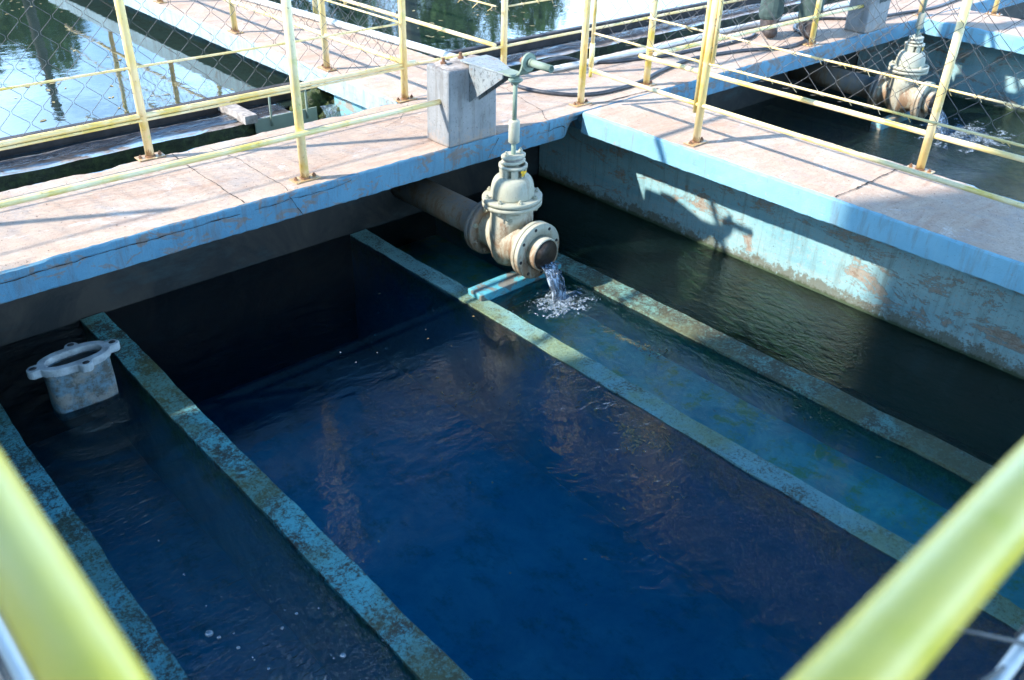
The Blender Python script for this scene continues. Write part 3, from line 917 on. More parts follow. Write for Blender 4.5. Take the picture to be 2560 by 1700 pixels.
# front edge
f = thing('fence', (-1.681, 0.07, 0), 'yellow pipe railing on the front edge of the walkway ending at the grey pedestal', 'fence')
for x in (-3.35, -1.681): post(f, x, 0.087)
rail(f, (-5.0, .062, .214), (-.93, .062, .214), .0128); rail(f, (-5, .087, H), (-.7, .087, H), .0195)
f = thing('fence', (2.41, 0.06, 0), 'yellow pipe railing on the front edge beside the standing person', 'fence')
for x in (0.678, 2.412, 4.06): post(f, x, 0.062 if x > 2 else .119)
rail(f, (.66, .062, .20), (3.05, .062, .19), .0128); rail(f, (.66, .09, H), (4.06, .06, H), .0195)
# walkway between the ponds
f = thing('fence', (-0.64, 1.5, 0), 'yellow fence on the left side of the walkway between the ponds', 'fence')
for y in (1.553, 2.724, 3.95, 5.2): post(f, -0.64, y, along='y')
rail(f, (-.64, .76, .205), (-.64, 6.4, .20), .0125); rail(f, (-.64, .76, .41), (-.64, 6.4, .41), .0055, 'rod'); rail(f, (-.64, .76, H), (-.64, 6.4, H), .0195)
mesh_panel(f, (-.64, .80), (-.64, 5.4), .205, 1.1, .132, 5)
f = thing('fence', (0.05, 1.7, 0), 'yellow fence on the right side of the walkway between the ponds', 'fence')
for y in (2.767, 4.6): post(f, 0.035, y, along='y')
rail(f, (.03, .76, .20), (.02, 6.4, .19), .0125); rail(f, (.03, .76, .42), (.03, 6.4, .41), .0055, 'rod'); rail(f, (.04, .76, H), (.03, 6.4, H), .0195)
mesh_panel(f, (.03, .80), (.03, 5.0), .41, 1.1, .132, 6)
mb = MB(); mb.tube([(.03, 2.35, .17), (.03, 2.35, H)], .012, 10); mb.build('frame_tube', M['yellow'], f)
# left edge of the walkway right of the near basin
f = thing('fence', (0.09, -0.7, 0), 'yellow fence with chain-link mesh nearest the valve, on the left edge of its walkway', 'fence')
for y in (0.101, -0.706, -2.6): post(f, 0.092, y, along='x')
rail(f, (.09, .025, .202), (.09, -3.0, .172), .0112)
rail(f, (.09, .045, .398), (.09, -3.0, .40), .0058, 'rod')
rail(f, (.09, .1, H), (.09, -3.0, H), .0195)
mesh_panel(f, (.09, .02), (.09, -3.0), .398, 1.1, .133, 7)
mb = MB(); mb.tube([(.09, .040, .165), (.09, .040, .225)], .0095, 10); mb.tube([(.09, .040, .222), (.09, .040, .345)], .0145, 12)
mb.tube([(.09, .040, .343), (.09, .040, H)], .0105, 10); mb.build('hinge_tube', M['yellow'], f)
mb = MB(); mb.tube([(.088, -.676, .15), (.088, -.676, H)], .0105, 10); mb.build('frame_tube', M['yellow'], f)
mb = MB(); mb.tube([(.095, -.735, .395), (.095, -.735, H)], .0105, 10); mb.build('frame_tube', M['yellow'], f)
# right edge of that walkway
f = thing('fence', (0.64, -1.6, 0), 'yellow fence with chain-link mesh in front of the second basin', 'fence')
for y in (-1.617, -3.1): post(f, 0.635, y, along='y')
rail(f, (.65, .165, .170), (.65, -3.0, .176), .0135)
rail(f, (.65, .13, .392), (.65, -3.0, .385), .0058, 'rod')
rail(f, (.64, .12, H), (.64, -3.0, H), .0195)
mesh_panel(f, (.645, .10), (.645, -3.0), .388, 1.1, .133, 8)
# far walkway posts
f = thing('fence', (4.07, -0.05, 0), 'far yellow fence posts on the walkway behind the second valve', 'fence')
for y in (-0.3, -2.2): post(f, 4.62, y, along='y')
rail(f, (4.62, 0, H), (4.62, -3.5, H), .0195)
# the photographer's corner: out-of-focus top rails across the lower corners of the view
f = thing('fence', (-3.481, -2.5, 0), 'blurred thick yellow handrail crossing the lower left corner', 'fence')
for y in (-3.148, -1.2): post(f, -3.481, y, 1.10, along='y')
rail(f, (-3.481, -3.148, 1.12), (-3.481, 0, 1.12), .0215, 'top_rail', 'yellow_near')
rail(f, (-3.486, -3.10, .70), (-3.486, 0, .70), .0075, 'rod', 'pvc')
mesh_panel(f, (-3.486, -3.10), (-3.486, -.1), .2, .70, .133, 9, tails=False)
f = thing('fence', (-2.5, -3.148, 0), 'blurred thick yellow handrail crossing the lower right corner', 'fence')
for x in (-2.2, -0.4): post(f, x, -3.155, 1.10)
rail(f, (-3.46, -3.147, 1.12), (-.6, -3.147, 1.12), .0222, 'top_rail', 'yellow_near')
rail(f, (-3.4, -3.152, .70), (-.6, -3.152, .70), .0085, 'rod', 'pvc')
mesh_panel(f, (-3.4, -3.152), (-.8, -3.152), .2, .70, .133, 10, tails=False)
mb = MB()
rnd = random.Random(5)
for cx in (-2.655, -2.79):
    for k in range(4):
        ph = k * 1.3
        mb.tube([(cx + .012 * k + .004 * math.cos(q) + .002 * q, -3.152 + .0115 * math.cos(q + ph), .70 + .0115 * math.sin(q + ph)) for q in [i * .6 for i in range(11)]], .0018, 5)
mb.tube([(-2.655, -3.148, .712), (-2.70, -3.11, .73), (-2.735, -3.075, .735)], .0022, 6)
mb.tube([(-2.70, -3.150, .712), (-2.76, -3.135, .702), (-2.83, -3.12, .69)], .0022, 6)
mb.build('tie_wire', M['wire'], f)

# ------------------------------------------------------------------ pedestals and valve brackets
def pedestal(ox, label, blab):
    root = thing('pedestal', (ox, .08, 0), label, 'pedestal')
    mb = MB()
    x0, x1 = ox - .158, ox + .155      # outline seen from the front, with the notch that holds the bracket
    y0, y1 = -.004, .17
    prof = [(x0, .0), (x1, .0), (x1 - .006, .365), (x0 + .132, .365), (x0 + .005, .372)]
    vs = []
    for (x, z) in prof: vs.append((x, y0, z))
    for (x, z) in prof: vs.append((x + (0.0), y1, z))
    n = len(prof)
    mb.add(vs, [tuple(range(n)), tuple(range(n, 2 * n))[::-1]] + [(i, n + i, n + (i + 1) % n, (i + 1) % n) for i in range(n)])
    mb.build('block', M['pedestal'], root, bevel=0.012)
    mb = MB()
    vs = []; N = 22
    for i in range(N + 1):
        for j in range(10):
            x = x0 + .012 + (x1 - x0 - .02) * i / N; y = y0 + .012 + (y1 - y0 - .02) * j / 9
            ed = 0 if i in (0, N) or j in (0, 9) else 1
            vs.append((x, y, .366 + ed * (.010 + jit((x, y, 1), .010, 25))))
    mb.add(vs, [(i * 10 + j, (i + 1) * 10 + j, (i + 1) * 10 + j + 1, i * 10 + j + 1) for i in range(N) for j in range(9)], 0, True)
    mb.build('mortar_cap', M['grout'], root)
    # bracket
    br = thing('valve_bracket', (ox, -.1, .2), blab, 'bracket')
    xl, xr = ox - .020, ox + .155
    mb = MB()
    top = [(xl - .012, .06), (xl - .012, -.02), (ox - .026, -.235), (ox - .016, -.27), (ox + .050, -.27), (ox + .060, -.2), (xr - .02, -.02), (xr - .02, .06)]
    mb.prism([(x, y) for x, y in top], .008, Matrix.Translation((0, 0, .385)))
    mb.build('top_plate', M['bracket'], br, bevel=.002)
    for nm, xa, xb in (('gusset', xl - .012, ox - .024), ('gusset', xl + .050, ox + .036)):
        mb = MB()
        vs = [(xa, -.006, .384), (xb, -.235, .384), (xb, -.232, .366), (xa + .004, -.006, .205)]
        vs += [(x + .008, y, z) for x, y, z in vs]
        mb.add(vs, [(0, 1, 2, 3), (7, 6, 5, 4), (0, 4, 5, 1), (1, 5, 6, 2), (2, 6, 7, 3), (3, 7, 4, 0)])
        mb.build(nm, M['bracket'], br)
    # bent strap that rises into an eye
    mb = MB()
    path = [(-.20, .3945), (-.255, .3945), (-.29, .396), (-.318, .404), (-.340, .420), (-.352, .440), (-.358, .462)]
    xs0, xs1 = ox - .024, ox + .056; th = .0085
    vs = []
    for i, (y, z) in enumerate(path):
        yy, zz = path[min(i + 1, len(path) - 1)]; y_, z_ = path[max(i - 1, 0)]
        d = Vector((yy - y_, zz - z_)).normalized(); nn = Vector((-d.y, d.x)) * th
        vs += [(xs0, y, z), (xs1, y, z), (xs1, y + nn.x, z + nn.y), (xs0, y + nn.x, z + nn.y)]
    fs = []
    for i in range(len(path) - 1):
        for j in range(4):
            fs.append((i * 4 + j, i * 4 + (j + 1) % 4, i * 4 + 4 + (j + 1) % 4, i * 4 + 4 + j))
    fs += [(0, 1, 2, 3), tuple(len(vs) - 4 + k for k in range(4))]
    mb.add(vs, fs, 0, False)
    prof = [(.017, -.006), (.041, -.006), (.041, .006), (.017, .006)]
    mb.lathe(prof, Matrix.Translation((ox + .016, -.362, .463)) @ Matrix.Rotation(R(90), 4, 'X'), 28, closed=True, smooth=False)
    mb.build('strap', M['valve_green'], br)
    mb = MB(); 
    for (bx, by) in ((ox - .10, .10), (ox + .03, .13)):
        mb = MB(); mb.nut((bx, by, .372), r=.015, h=.014, rod=.018); mb.build('anchor_nut', M['rust'], br)
    return root
XV, YV, ZA = -.78, -.295, -.415

def valve(ox, oy, label, group=None):
    root = thing('gate_valve', (ox, oy, ZA), label, 'valve', group)
    T_ = lambda x, y, z: Matrix.Translation((ox + x, oy + y, z))
    RY = Matrix.Rotation(R(90), 4, 'X')      # local z -> -y
    # body: barrel turned about the stem, blended with the flow passage turned about y
    mb = MB()
    mb.lathe([(.0, -.145), (.045, -.139), (.082, -.118), (.104, -.085), (.116, -.04), (.119, .02), (.117, .10), (.114, .185)], T_(0, 0, ZA), 40, sy=.80)
    prof = [(.128, -.172), (.094, -.150), (.090, -.125), (.097, -.095), (.110, -.05), (.116, 0), (.110, .05), (.097, .095), (.090, .125), (.094, .150), (.128, .172)]
    mb.lathe(prof, T_(0, 0, ZA) @ RY, 36)
    # cast seam down the barrel
    mb.tube([(ox + .121 * math.cos(a), oy, ZA + .05 + (.175 * math.sin(a) if math.sin(a) < 0 else .125 * min(1, math.sin(a) * 1.6))) for a in [R(180 + i * 12) for i in range(0, 16)]], .004, 6)
    body = mb.build('body', M['valve'], root)
    # size cast into the barrel
    cu = bpy.data.curves.new('size_mark', 'FONT'); cu.body = '150'; cu.size = .034; cu.extrude = .0022; cu.align_x = 'CENTER'; cu.space_character = 1.15
    tmp = bpy.data.objects.new('tmp', cu); SC.collection.objects.link(tmp)
    dg = bpy.context.evaluated_depsgraph_get()
    me = bpy.data.meshes.new_from_object(tmp.evaluated_get(dg)); bpy.data.objects.remove(tmp)
    me.materials.append(M['valve'])
    so = bpy.data.objects.new('size_marking', me); SC.collection.objects.link(so)
    ang = R(222)
    cx, cy = math.cos(ang) * .1175, math.sin(ang) * .1175 * .80
    nv = Vector((math.cos(ang) * .8, math.sin(ang), 0)).normalized()
    for v in me.vertices:           # wrap the flat lettering round the barrel
        a2 = ang + v.co.x / .108
        rr = .1172 + v.co.z
        v.co = Vector((ox + math.cos(a2) * rr, oy + math.sin(a2) * rr * .80, ZA + .125 + v.co.y))
    so.parent = body
    # bonnet flanges
    zb = ZA + .185
    for nm, z0 in (('bonnet_flange', zb), ('bonnet_flange', zb + .0245)):
        mb = MB(); mb.lathe([(.144, 0), (.154, .003), (.154, .018), (.150, .0205)], T_(0, 0, z0), 48, sy=.90)
        mb.build(nm, M['valve'], root)
    mb = MB(); mb.lathe([(.138, 0), (.138, .005)], T_(0, 0, zb + .0198), 40, sy=.90); mb.build('gasket', M['gasket'], root)
    mb = MB()
    for k in range(8):
        a = R(22.5 + 45 * k); x, y = ox + .134 * math.cos(a), oy + .134 * .9 * math.sin(a)
        mb.nut((x, y, zb + .0445), r=.0115, h=.011, rod=.007); mb.tube([(x, y, zb - .012), (x, y, zb + .046)], .0055, 8); mb.nut((x, y, zb - .010), r=.0115, h=.010)
        o_ = mb.build('bolt', M['valve'], root); mb = MB()
    # bonnet dome
    zd = zb + .044
    mb = MB(); pr = [(.112, 0), (.111, .012)]
    for k in range(1, 12):
        a = R(90 * k / 12); pr.append((.060 + .051 * math.cos(a) ** .72, .012 + .092 * math.sin(a)))
    pr += [(.060, .106)]
    mb.lathe(pr, T_(0, 0, zd), 40, sy=.92); mb.build('bonnet', M['valve'], root)
    # yoke: neck with side windows
    zy = zd + .100
    mb = MB()
    for (a0, a1) in ((R(-70), R(70)), (R(110), R(205)), (R(222), R(250)), (R(268), R(282))):
        n = 8; vs = []
        for i in range(n + 1):
            a = a0 + (a1 - a0) * i / n
            for r_, z_ in ((.066, -.004), (.069, .050), (.052, .050), (.052, -.004)):
                vs.append((ox + r_ * math.cos(a), oy + r_ * .95 * math.sin(a), zy + z_))
        fs = [(i * 4 + j, i * 4 + (j + 1) % 4, i * 4 + 4 + (j + 1) % 4, i * 4 + 4 + j) for i in range(n) for j in range(4)] + [(0, 1, 2, 3), tuple(n * 4 + k for k in range(4))]
        mb.add(vs, fs)
    mb.lathe([(.046, -.01), (.046, .05)], T_(0, 0, zy), 24)
    mb.lathe([(.052, 0), (.070, 0), (.070, .014), (.052, .014)], T_(0, 0, zy + .046), 32, closed=True)
    yk = mb.build('yoke', M['valve'], root)
    # gland: two ears clamped by studs
    for zz, rx in ((zy + .066, .066), (zy + .092, .066)):
        mb = MB(); mb.lathe([(.050, 0), (rx, .003), (rx, .013), (.056, .016)], T_(0, 0, zz), 36, sy=.72); mb.build('gland', M['valve'], root)
    mb = MB(); mb.lathe([(.055, 0), (.055, .012)], T_(0, 0, zy + .080), 28, sy=.72); mb.build('gland_packing', M['pipe_grey'], root)
    for s in (-1, 1):
        mb = MB(); mb.nut((ox + s * .046, oy, zy + .107), r=.0105, h=.012, rod=.010)
        mb.tube([(ox + s * .046, oy, zy + .05), (ox + s * .046, oy, zy + .108)], .005, 8); mb.build('bolt', M['valve'], root)
    # yellow paint dab
    mb = MB(); vs = []
    for k in range(14):
        a = 2 * math.pi * k / 14; r_ = .013 * (1 + .35 * math.sin(3 * a + 1))
        th = R(270) + (.008 + r_ * 1.5 * math.cos(a)) / .066; vs.append((ox + .0715 * math.cos(th), oy + .0715 * .95 * math.sin(th), zy + .030 + r_ * math.sin(a)))
    mb.add(vs, [tuple(range(14))]); mb.build('paint_dab', M['yellow_dab'], yk)
    bpy.data.objects[-1] if False else None
    # stem, coupling, extension
    mb = MB(); mb.tube([(ox, oy, zy + .05), (ox, oy, .10)], .0115, 14); mb.build('stem', M['valve_green'], root)
    mb = MB(); mb.lathe([(.022, .078), (.0265, .082), (.0265, .180), (.022, .186), (.012, .188)], T_(0, 0, 0), 24); mb.build('coupling', M['valve'], root)
    mb = MB(); mb.tube([(ox, oy, .17), (ox, oy, .395)], .0105, 14); mb.tube([(ox, oy, .36), (ox, oy, .388)], .017, 12); mb.build('extension_rod', M['valve_green'], root)
    # lever pipe on a stub shaft through the eye
    lx = ox + .016; ly = -.362
    mb = MB()
    pr = [(.0165, 0), (.0165, .135), (.0130, .135), (.0130, .02), (0, .02)]
    mb.lathe(pr, Matrix.Translation((lx, ly - .008, .463)) @ RY, 24)
    mb.lathe([(.020, 0), (.020, .014)], Matrix.Translation((lx, ly - .008, .463)) @ RY, 24)
    mb.build('lever_pipe', M['valve_green'], root)
    mb = MB()
    for k in range(12):
        a = 2 * math.pi * k / 12
        mb.tube([(lx + .010 * math.cos(a), ly + .045, .463 + .010 * math.sin(a)), (lx + .025 * math.cos(a), ly + .012, .463 + .025 * math.sin(a))], .0045, 6)
    mb.lathe([(.012, 0), (.024, .034)], Matrix.Translation((lx, ly + .048, .463)) @ RY, 20)
    mb.build('bevel_gear', M['rust'], root)
    mb = MB(); mb.lathe([(.010, 0), (.034, .018), (.034, .024), (.012, .026)], T_(0, 0, .352), 20); mb.build('bevel_gear', M['valve_green'], root)
    # end flanges
    def ring(y0, y1, r0, r1, nm, mat='valve', ns=40):
        mb = MB(); h = y0 - y1
        mb.lathe([(r0, 0), (r1 - .002, 0), (r1, .002), (r1, h - .002), (r1 - .002, h), (r0, h)], Matrix.Translation((ox, oy + y0, ZA)) @ RY, ns, closed=True)
        return mb.build(nm, M[mat], root)
    RF = .1425
    ring(-.150, -.172, .076, RF, 'outlet_flange'); ring(-.1725, -.1765, .076, .136, 'gasket', 'gasket'); ring(-.1765, -.200, .076, RF, 'outlet_flange')
    # holes of the outer flange, left unbolted
    for k in range(8):
        a = R(12 + 45 * k); mb = MB()
        mb.lathe([(.0085, 0), (.0085, .002)], Matrix.Translation((ox + .121 * math.cos(a), oy - .1995, ZA + .121 * math.sin(a))) @ RY, 12)
        mb.build('bolt_hole', M['gasket'], root)
    mb = MB(); mb.lathe([(.084, 0), (.084, .052), (.081, .058), (.077, .058), (.0755, .054)], Matrix.Translation((ox, oy - .195, ZA)) @ RY, 40); mb.v = mb.v; mb.build('outlet_pipe', M['valve'], root)
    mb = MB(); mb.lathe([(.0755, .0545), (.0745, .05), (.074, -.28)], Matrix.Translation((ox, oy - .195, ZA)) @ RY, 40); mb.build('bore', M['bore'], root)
    mb = MB(); mb.lathe([(.0738, 0), (.0738, .004)], Matrix.Translation((ox, oy + .03, ZA)) @ RY, 24); mb.build('gate_disc', M['gasket'], root)
    ring(.172, .150, .076, RF, 'inlet_flange', 'pipe_grey'); ring(.1765, .1725, .076, .136, 'gasket', 'gasket'); ring(.200, .1765, .076, RF, 'inlet_flange', 'pipe_grey')
    for k in range(8):
        a = R(22.5 + 45 * k); mb = MB()
        mb.nut((ox + .121 * math.cos(a), oy + .150, ZA + .121 * math.sin(a)), 'Y', .013, .012, rod=.008)
        mb.build('bolt', M['valve'], root)
    # supply pipe from the rear basin wall
    mb = MB(); mb.tube([(ox, oy + .195, ZA), (ox, .64, ZA)], .084, 32); mb.build('inlet_pipe', M['pipe_grey'], root)
    return root
valve(XV, YV, 'grey-green gate valve pouring water beside the corner of the near basin')
pedestal(-.782, 'grey concrete pedestal beside the near valve stem', 'speckled steel bracket holding the near valve stem')
valve(XV + PER + .01, YV - .03, 'second gate valve seen through the chain-link mesh')
pedestal(-.782 + PER, 'grey concrete pedestal next to the standing person', 'steel bracket over the second valve')

# ------------------------------------------------------------------ water jets and foam
def foam_mat():
    t = NT('foam')
    fo = t.noise(95, 6, 0.8)
    cc = t.mix(t.step(fo, 0.42, 0.60), (0.08, 0.15, 0.20), (0.56, 0.64, 0.72))
    b = t.bsdf(cc, 0.12, t.bump(t.noise(160, 4, 0.7), 1.0, 0.006), spec=0.8)
    hole = t.n("ShaderNodeBsdfTransparent"); mh = t.n("ShaderNodeMixShader")
    t.put(mh.inputs[0], t.step(t.math('ADD', t.noise(42, 7, 0.8, dist=0.5), t.math('MULTIPLY', t.vor(130), 0.10)), 0.50, 0.56, 0.0, 0.9))
    t.t.links.new(hole.outputs[0], mh.inputs[1]); t.t.links.new(b.outputs[0], mh.inputs[2]); t.t.links.new(mh.outputs[0], t.out.inputs['Surface'])
    M['foam'] = t.m
    t = NT('jet')
    nn = t.bump(t.noise(26, 5, 0.65, t.co((1, 1, 0.22)), 0.5), 1.0, 0.02)
    st = t.noise(60, 4, 0.6, t.co((1, 1, 0.18)), 0.3)
    gg = t.n("ShaderNodeBsdfGlossy"); gg.inputs['Roughness'].default_value = 0.08; t.t.links.new(nn, gg.inputs['Normal'])
    tt = t.n("ShaderNodeBsdfTransparent"); tt.inputs[0].default_value = (.6, .72, .82, 1)
    df = t.n("ShaderNodeBsdfDiffuse"); df.inputs[0].default_value = (.55, .66, .8, 1)
    ff = t.n("ShaderNodeFresnel"); ff.inputs[0].default_value = 1.5; t.t.links.new(nn, ff.inputs['Normal'])
    m1 = t.n("ShaderNodeMixShader"); t.put(m1.inputs[0], t.step(st, .50, .62, 0.12, .9)); t.t.links.new(tt.outputs[0], m1.inputs[1]); t.t.links.new(df.outputs[0], m1.inputs[2])
    m2 = t.n("ShaderNodeMixShader"); t.t.links.new(ff.outputs[0], m2.inputs[0]); t.t.links.new(m1.outputs[0], m2.inputs[1]); t.t.links.new(gg.outputs[0], m2.inputs[2])
    t.t.links.new(m2.outputs[0], t.out.inputs['Surface']); M['jet'] = t.m
foam_mat()
def jet(ox, oy, ztop, yend, w0, w1, zend=ZW - .01, big=1.0, seed=3):
    rnd = random.Random(seed)
    mb = MB(); n = 22; m = 20; vs = []
    for i in range(n + 1):
        t_ = i / n
        y = oy + (yend - oy) * t_ ** .55 * 1.0
        z = ztop + (zend - ztop) * t_ ** 1.15
        if i == 0: y = oy + .03
        w = w0 + (w1 - w0) * t_
        th = .020 * (1 - .35 * t_) * big
        for k in range(m):
            a = 2 * math.pi * k / m
            rr = 1 + .22 * noise.noise(Vector((math.cos(a) * 2.2, math.sin(a) * 2.2, t_ * 3 + seed)))
            vs.append((ox + w * math.cos(a) * rr, y + th * math.sin(a) * rr, z + .010 * (1 - t_) * abs(math.cos(a)) ** 3))
    mb.add(vs, [(i * m + k, i * m + (k + 1) % m, (i + 1) * m + (k + 1) % m, (i + 1) * m + k) for i in range(n) for k in range(m)], 0, True)
    # ropes of water breaking away along the fall
    for q in range(16):
        x = ox + rnd.uniform(-w0, w0) * 1.1; pts = []
        for i in range(9):
            t_ = .2 + .8 * i / 8
            y = oy + (yend - oy) * t_ ** .55 + rnd.uniform(-.008, .008)
            pts.append((ox + (x - ox) * (1 - .25 * t_) + .006 * math.sin(i + q), y - .012, ztop + (zend - ztop) * t_ ** 1.15))
        mb.tube(pts, [.0012 + .0024 * abs(math.sin(i * 1.7 + q)) for i in range(9)], 6)
    o = mb.build('water_jet', M['jet'])
    return tag(o, kind='stuff')
def foam(cx, cy, rx, ry, nb, seed, zs=ZW, arms=True):
    rnd = random.Random(seed); mb = MB()
    # the churned patch: a torn, bumpy skin of bubbles with holes
    nx_, ny_ = 110, 90; idx = {}; vs = []; fs = []
    def val(u, v):
        q = Vector((u * 3.2, v * 3.2, seed)); d = math.hypot(u, v)
        return 0.80 - d * 1.0 + 0.55 * noise.noise(q) + 0.45 * noise.noise(q * 3.1) + 0.30 * noise.noise(q * 8.3)
    def vid(i, j):
        if (i, j) not in idx:
            u = 2 * i / nx_ - 1; v = 2 * j / ny_ - 1
            k = max(0, min(1, val(u, v) * 2))
            idx[(i, j)] = len(vs)
            vs.append((cx + u * rx * 1.25, cy + v * ry * 1.25, zs + .0012 + k * (.004 + .009 * abs(noise.noise(Vector((u * 30, v * 30, seed)))) + .006 * max(0, .5 - math.hypot(u, v)))))
        return idx[(i, j)]
    for i in range(nx_):
        for j in range(ny_):
            if val(2 * (i + .5) / nx_ - 1, 2 * (j + .5) / ny_ - 1) > 0.22: fs.append((vid(i, j), vid(i + 1, j), vid(i + 1, j + 1), vid(i, j + 1)))
    mb.add(vs, fs, 0, True)
    ico = [(0, 0, 1), (.894, 0, .447), (.276, .851, .447), (-.724, .526, .447), (-.724, -.526, .447), (.276, -.851, .447)]
    for q in range(nb):
        a = rnd.uniform(0, 6.28); r_ = abs(rnd.gauss(0, .55)) + .05
        s_ = rnd.uniform(.0008, .0024) * (1 if rnd.random() < .9 else 1.8)
        px, py = cx + r_ * math.cos(a) * rx, cy + r_ * math.sin(a) * ry
        pz = zs + .002 + rnd.random() ** 5 * .03 * max(0, 1 - r_)
        mb.add([(px + v[0] * s_, py + v[1] * s_, pz + v[2] * s_) for v in ico], [(0, 1, 2), (0, 2, 3), (0, 3, 4), (0, 4, 5), (0, 5, 1), (1, 5, 4, 3, 2)], 0, True)
    return tag(mb.build('foam', M['foam']), kind='stuff')
jet(XV, YV - .245, ZA - .052, -.655, .046, .034)
foam(XV - .005, -.675, .165, .12, 2200, 2)
jet(XV + PER + .01, YV - .275, ZA - .03, -.72, .060, .085, big=1.6, seed=8)
foam(XV + PER + .12, -.82, .36, .30, 1500, 5)
# scattered bubbles on the surface
rnd = random.Random(11); mb = MB()
def bubble(x, y, s, z=ZW):
    mb.lathe([(s, 0), (s * .94, s * .35), (s * .7, s * .68), (s * .35, s * .9), (0.0001, s * .97)], Matrix.Translation((x, y, z)), 10)
for _ in range(14): bubble(rnd.gauss(-.38, .07), rnd.gauss(-.35, .12), rnd.uniform(.002, .0035))
for _ in range(9): bubble(rnd.uniform(-1.9, -1.3), rnd.uniform(-.5, -.1), rnd.uniform(.002, .0035))
for (x, y, s) in ((-2.97, -1.40, .012), (-2.955, -1.43, .006), (-2.93, -1.50, .006), (-2.80, -1.52, .005), (-2.74, -1.50, .005), (-2.53, -1.35, .008), (-2.72, -1.72, .009), (-2.60, -1.75, .006), (-2.90, -1.62, .005)): bubble(x, y, s)
for _ in range(16): bubble(rnd.uniform(-3.0, -2.6), rnd.uniform(-1.8, -.9), rnd.uniform(.0015, .003))
def bub_mat():
    t = NT('bubble')
    gg = t.n("ShaderNodeBsdfGlossy"); gg.inputs['Roughness'].default_value = .03
    tt = t.n("ShaderNodeBsdfTransparent")
    ff = t.n("ShaderNodeFresnel"); ff.inputs[0].default_value = 1.45
    mm = t.n("ShaderNodeMixShader"); t.t.links.new(ff.outputs[0], mm.inputs[0]); t.t.links.new(tt.outputs[0], mm.inputs[1]); t.t.links.new(gg.outputs[0], mm.inputs[2])
    df = t.n("ShaderNodeBsdfDiffuse"); df.inputs[0].default_value = (.7, .8, .9, 1)
    m3 = t.n("ShaderNodeMixShader"); m3.inputs[0].default_value = .25; t.t.links.new(mm.outputs[0], m3.inputs[1]); t.t.links.new(df.outputs[0], m3.inputs[2])
    t.t.links.new(m3.outputs[0], t.out.inputs['Surface']); return t.m
tag(mb.build('bubbles', bub_mat()), kind='stuff')

plain('dead_leaf', (0.34, 0.27, 0.12), 0.7, 0, 0.5, 5, 0.1)
def litter(n, x0, x1, y0, y1, z, seed, smin=.006, smax=.018):
    rnd = random.Random(seed); mb = MB()
    cs = [(rnd.uniform(x0, x1), rnd.uniform(y0, y1)) for _ in range(max(3, n // 14))]
    for q in range(n):
        if rnd.random() < .6:
            c = rnd.choice(cs); x = c[0] + rnd.gauss(0, .22); y = c[1] + rnd.gauss(0, .22)
        else: x = rnd.uniform(x0, x1); y = rnd.uniform(y0, y1)
        if not (x0 < x < x1 and y0 < y < y1): continue
        a = rnd.uniform(0, 6.28); l = rnd.uniform(smin, smax); w = l * rnd.uniform(.25, .5)
        ux, uy = math.cos(a), math.sin(a); zz = z + .002
        P = [(-l, 0, 0), (-l * .3, w, .001), (l * .4, w * .8, .0015), (l, 0, 0), (l * .3, -w, .001), (-l * .5, -w * .7, .001)]
        mb.add([(x + ux * p - uy * q_, y + uy * p + ux * q_, zz + r_) for p, q_, r_ in P], [(0, 1, 2, 3, 4, 5)])
    return tag(mb.build('floating_leaves', M['dead_leaf']), kind='stuff')
litter(420, .2, 7, 1.9, 6.5, ZP, 3, .012, .035)
litter(220, -6, -.8, 1.9, 6.5, ZP, 4, .012, .03)
litter(14, -2.45, -1.2, -2.6, 0.2, ZW, 6, .004, .009)
litter(8, -1.0, -.6, -2.6, -1.2, ZW - .003, 7, .004, .008)

plain('algae', (0.15, 0.14, 0.06), 0.6, 0, 0.5, 9, 0.1)
def algae(cs, seed, mat='algae'):
    rnd = random.Random(seed); mb = MB()
    for (cx_, cy_, sx_, sy_, n, z) in cs:
        for q in range(n):
            x = cx_ + rnd.gauss(0, sx_); y = cy_ + rnd.gauss(0, sy_); a = rnd.uniform(0, 6.28)
            l = rnd.uniform(.003, .016); pts = []
            for k in range(4):
                pts.append((x, y)); a += rnd.uniform(-1.1, 1.1); x += l * .5 * math.cos(a); y += l * .5 * math.sin(a)
            w = rnd.uniform(.0009, .0030); vs = []
            for k, (px_, py_) in enumerate(pts):
                vs += [(px_ - w * math.sin(a), py_ + w * math.cos(a), z), (px_ + w * math.sin(a), py_ - w * math.cos(a), z + .0006)]
            mb.add(vs, [(2 * k, 2 * k + 1, 2 * k + 3, 2 * k + 2) for k in range(3)])
    return tag(mb.build('algae', M[mat]), kind='stuff')
ZS = ZW + .0025
algae([(-1.30, -1.55, .025, .05, 70, ZS), (-1.36, -1.63, .04, .03, 60, ZS), (-1.26, -1.70, .03, .05, 50, ZS), (-1.45, -1.84, .03, .06, 30, ZS), (-1.65, -.98, .09, .07, 45, ZS),
       (-1.45, -1.35, .35, .35, 45, ZS), (-.80, -1.12, .012, .10, 70, ZS - .003), (-.78, -1.24, .03, .04, 45, ZS - .003), (-.64, -1.95, .03, .12, 45, ZS - .003)], 3)

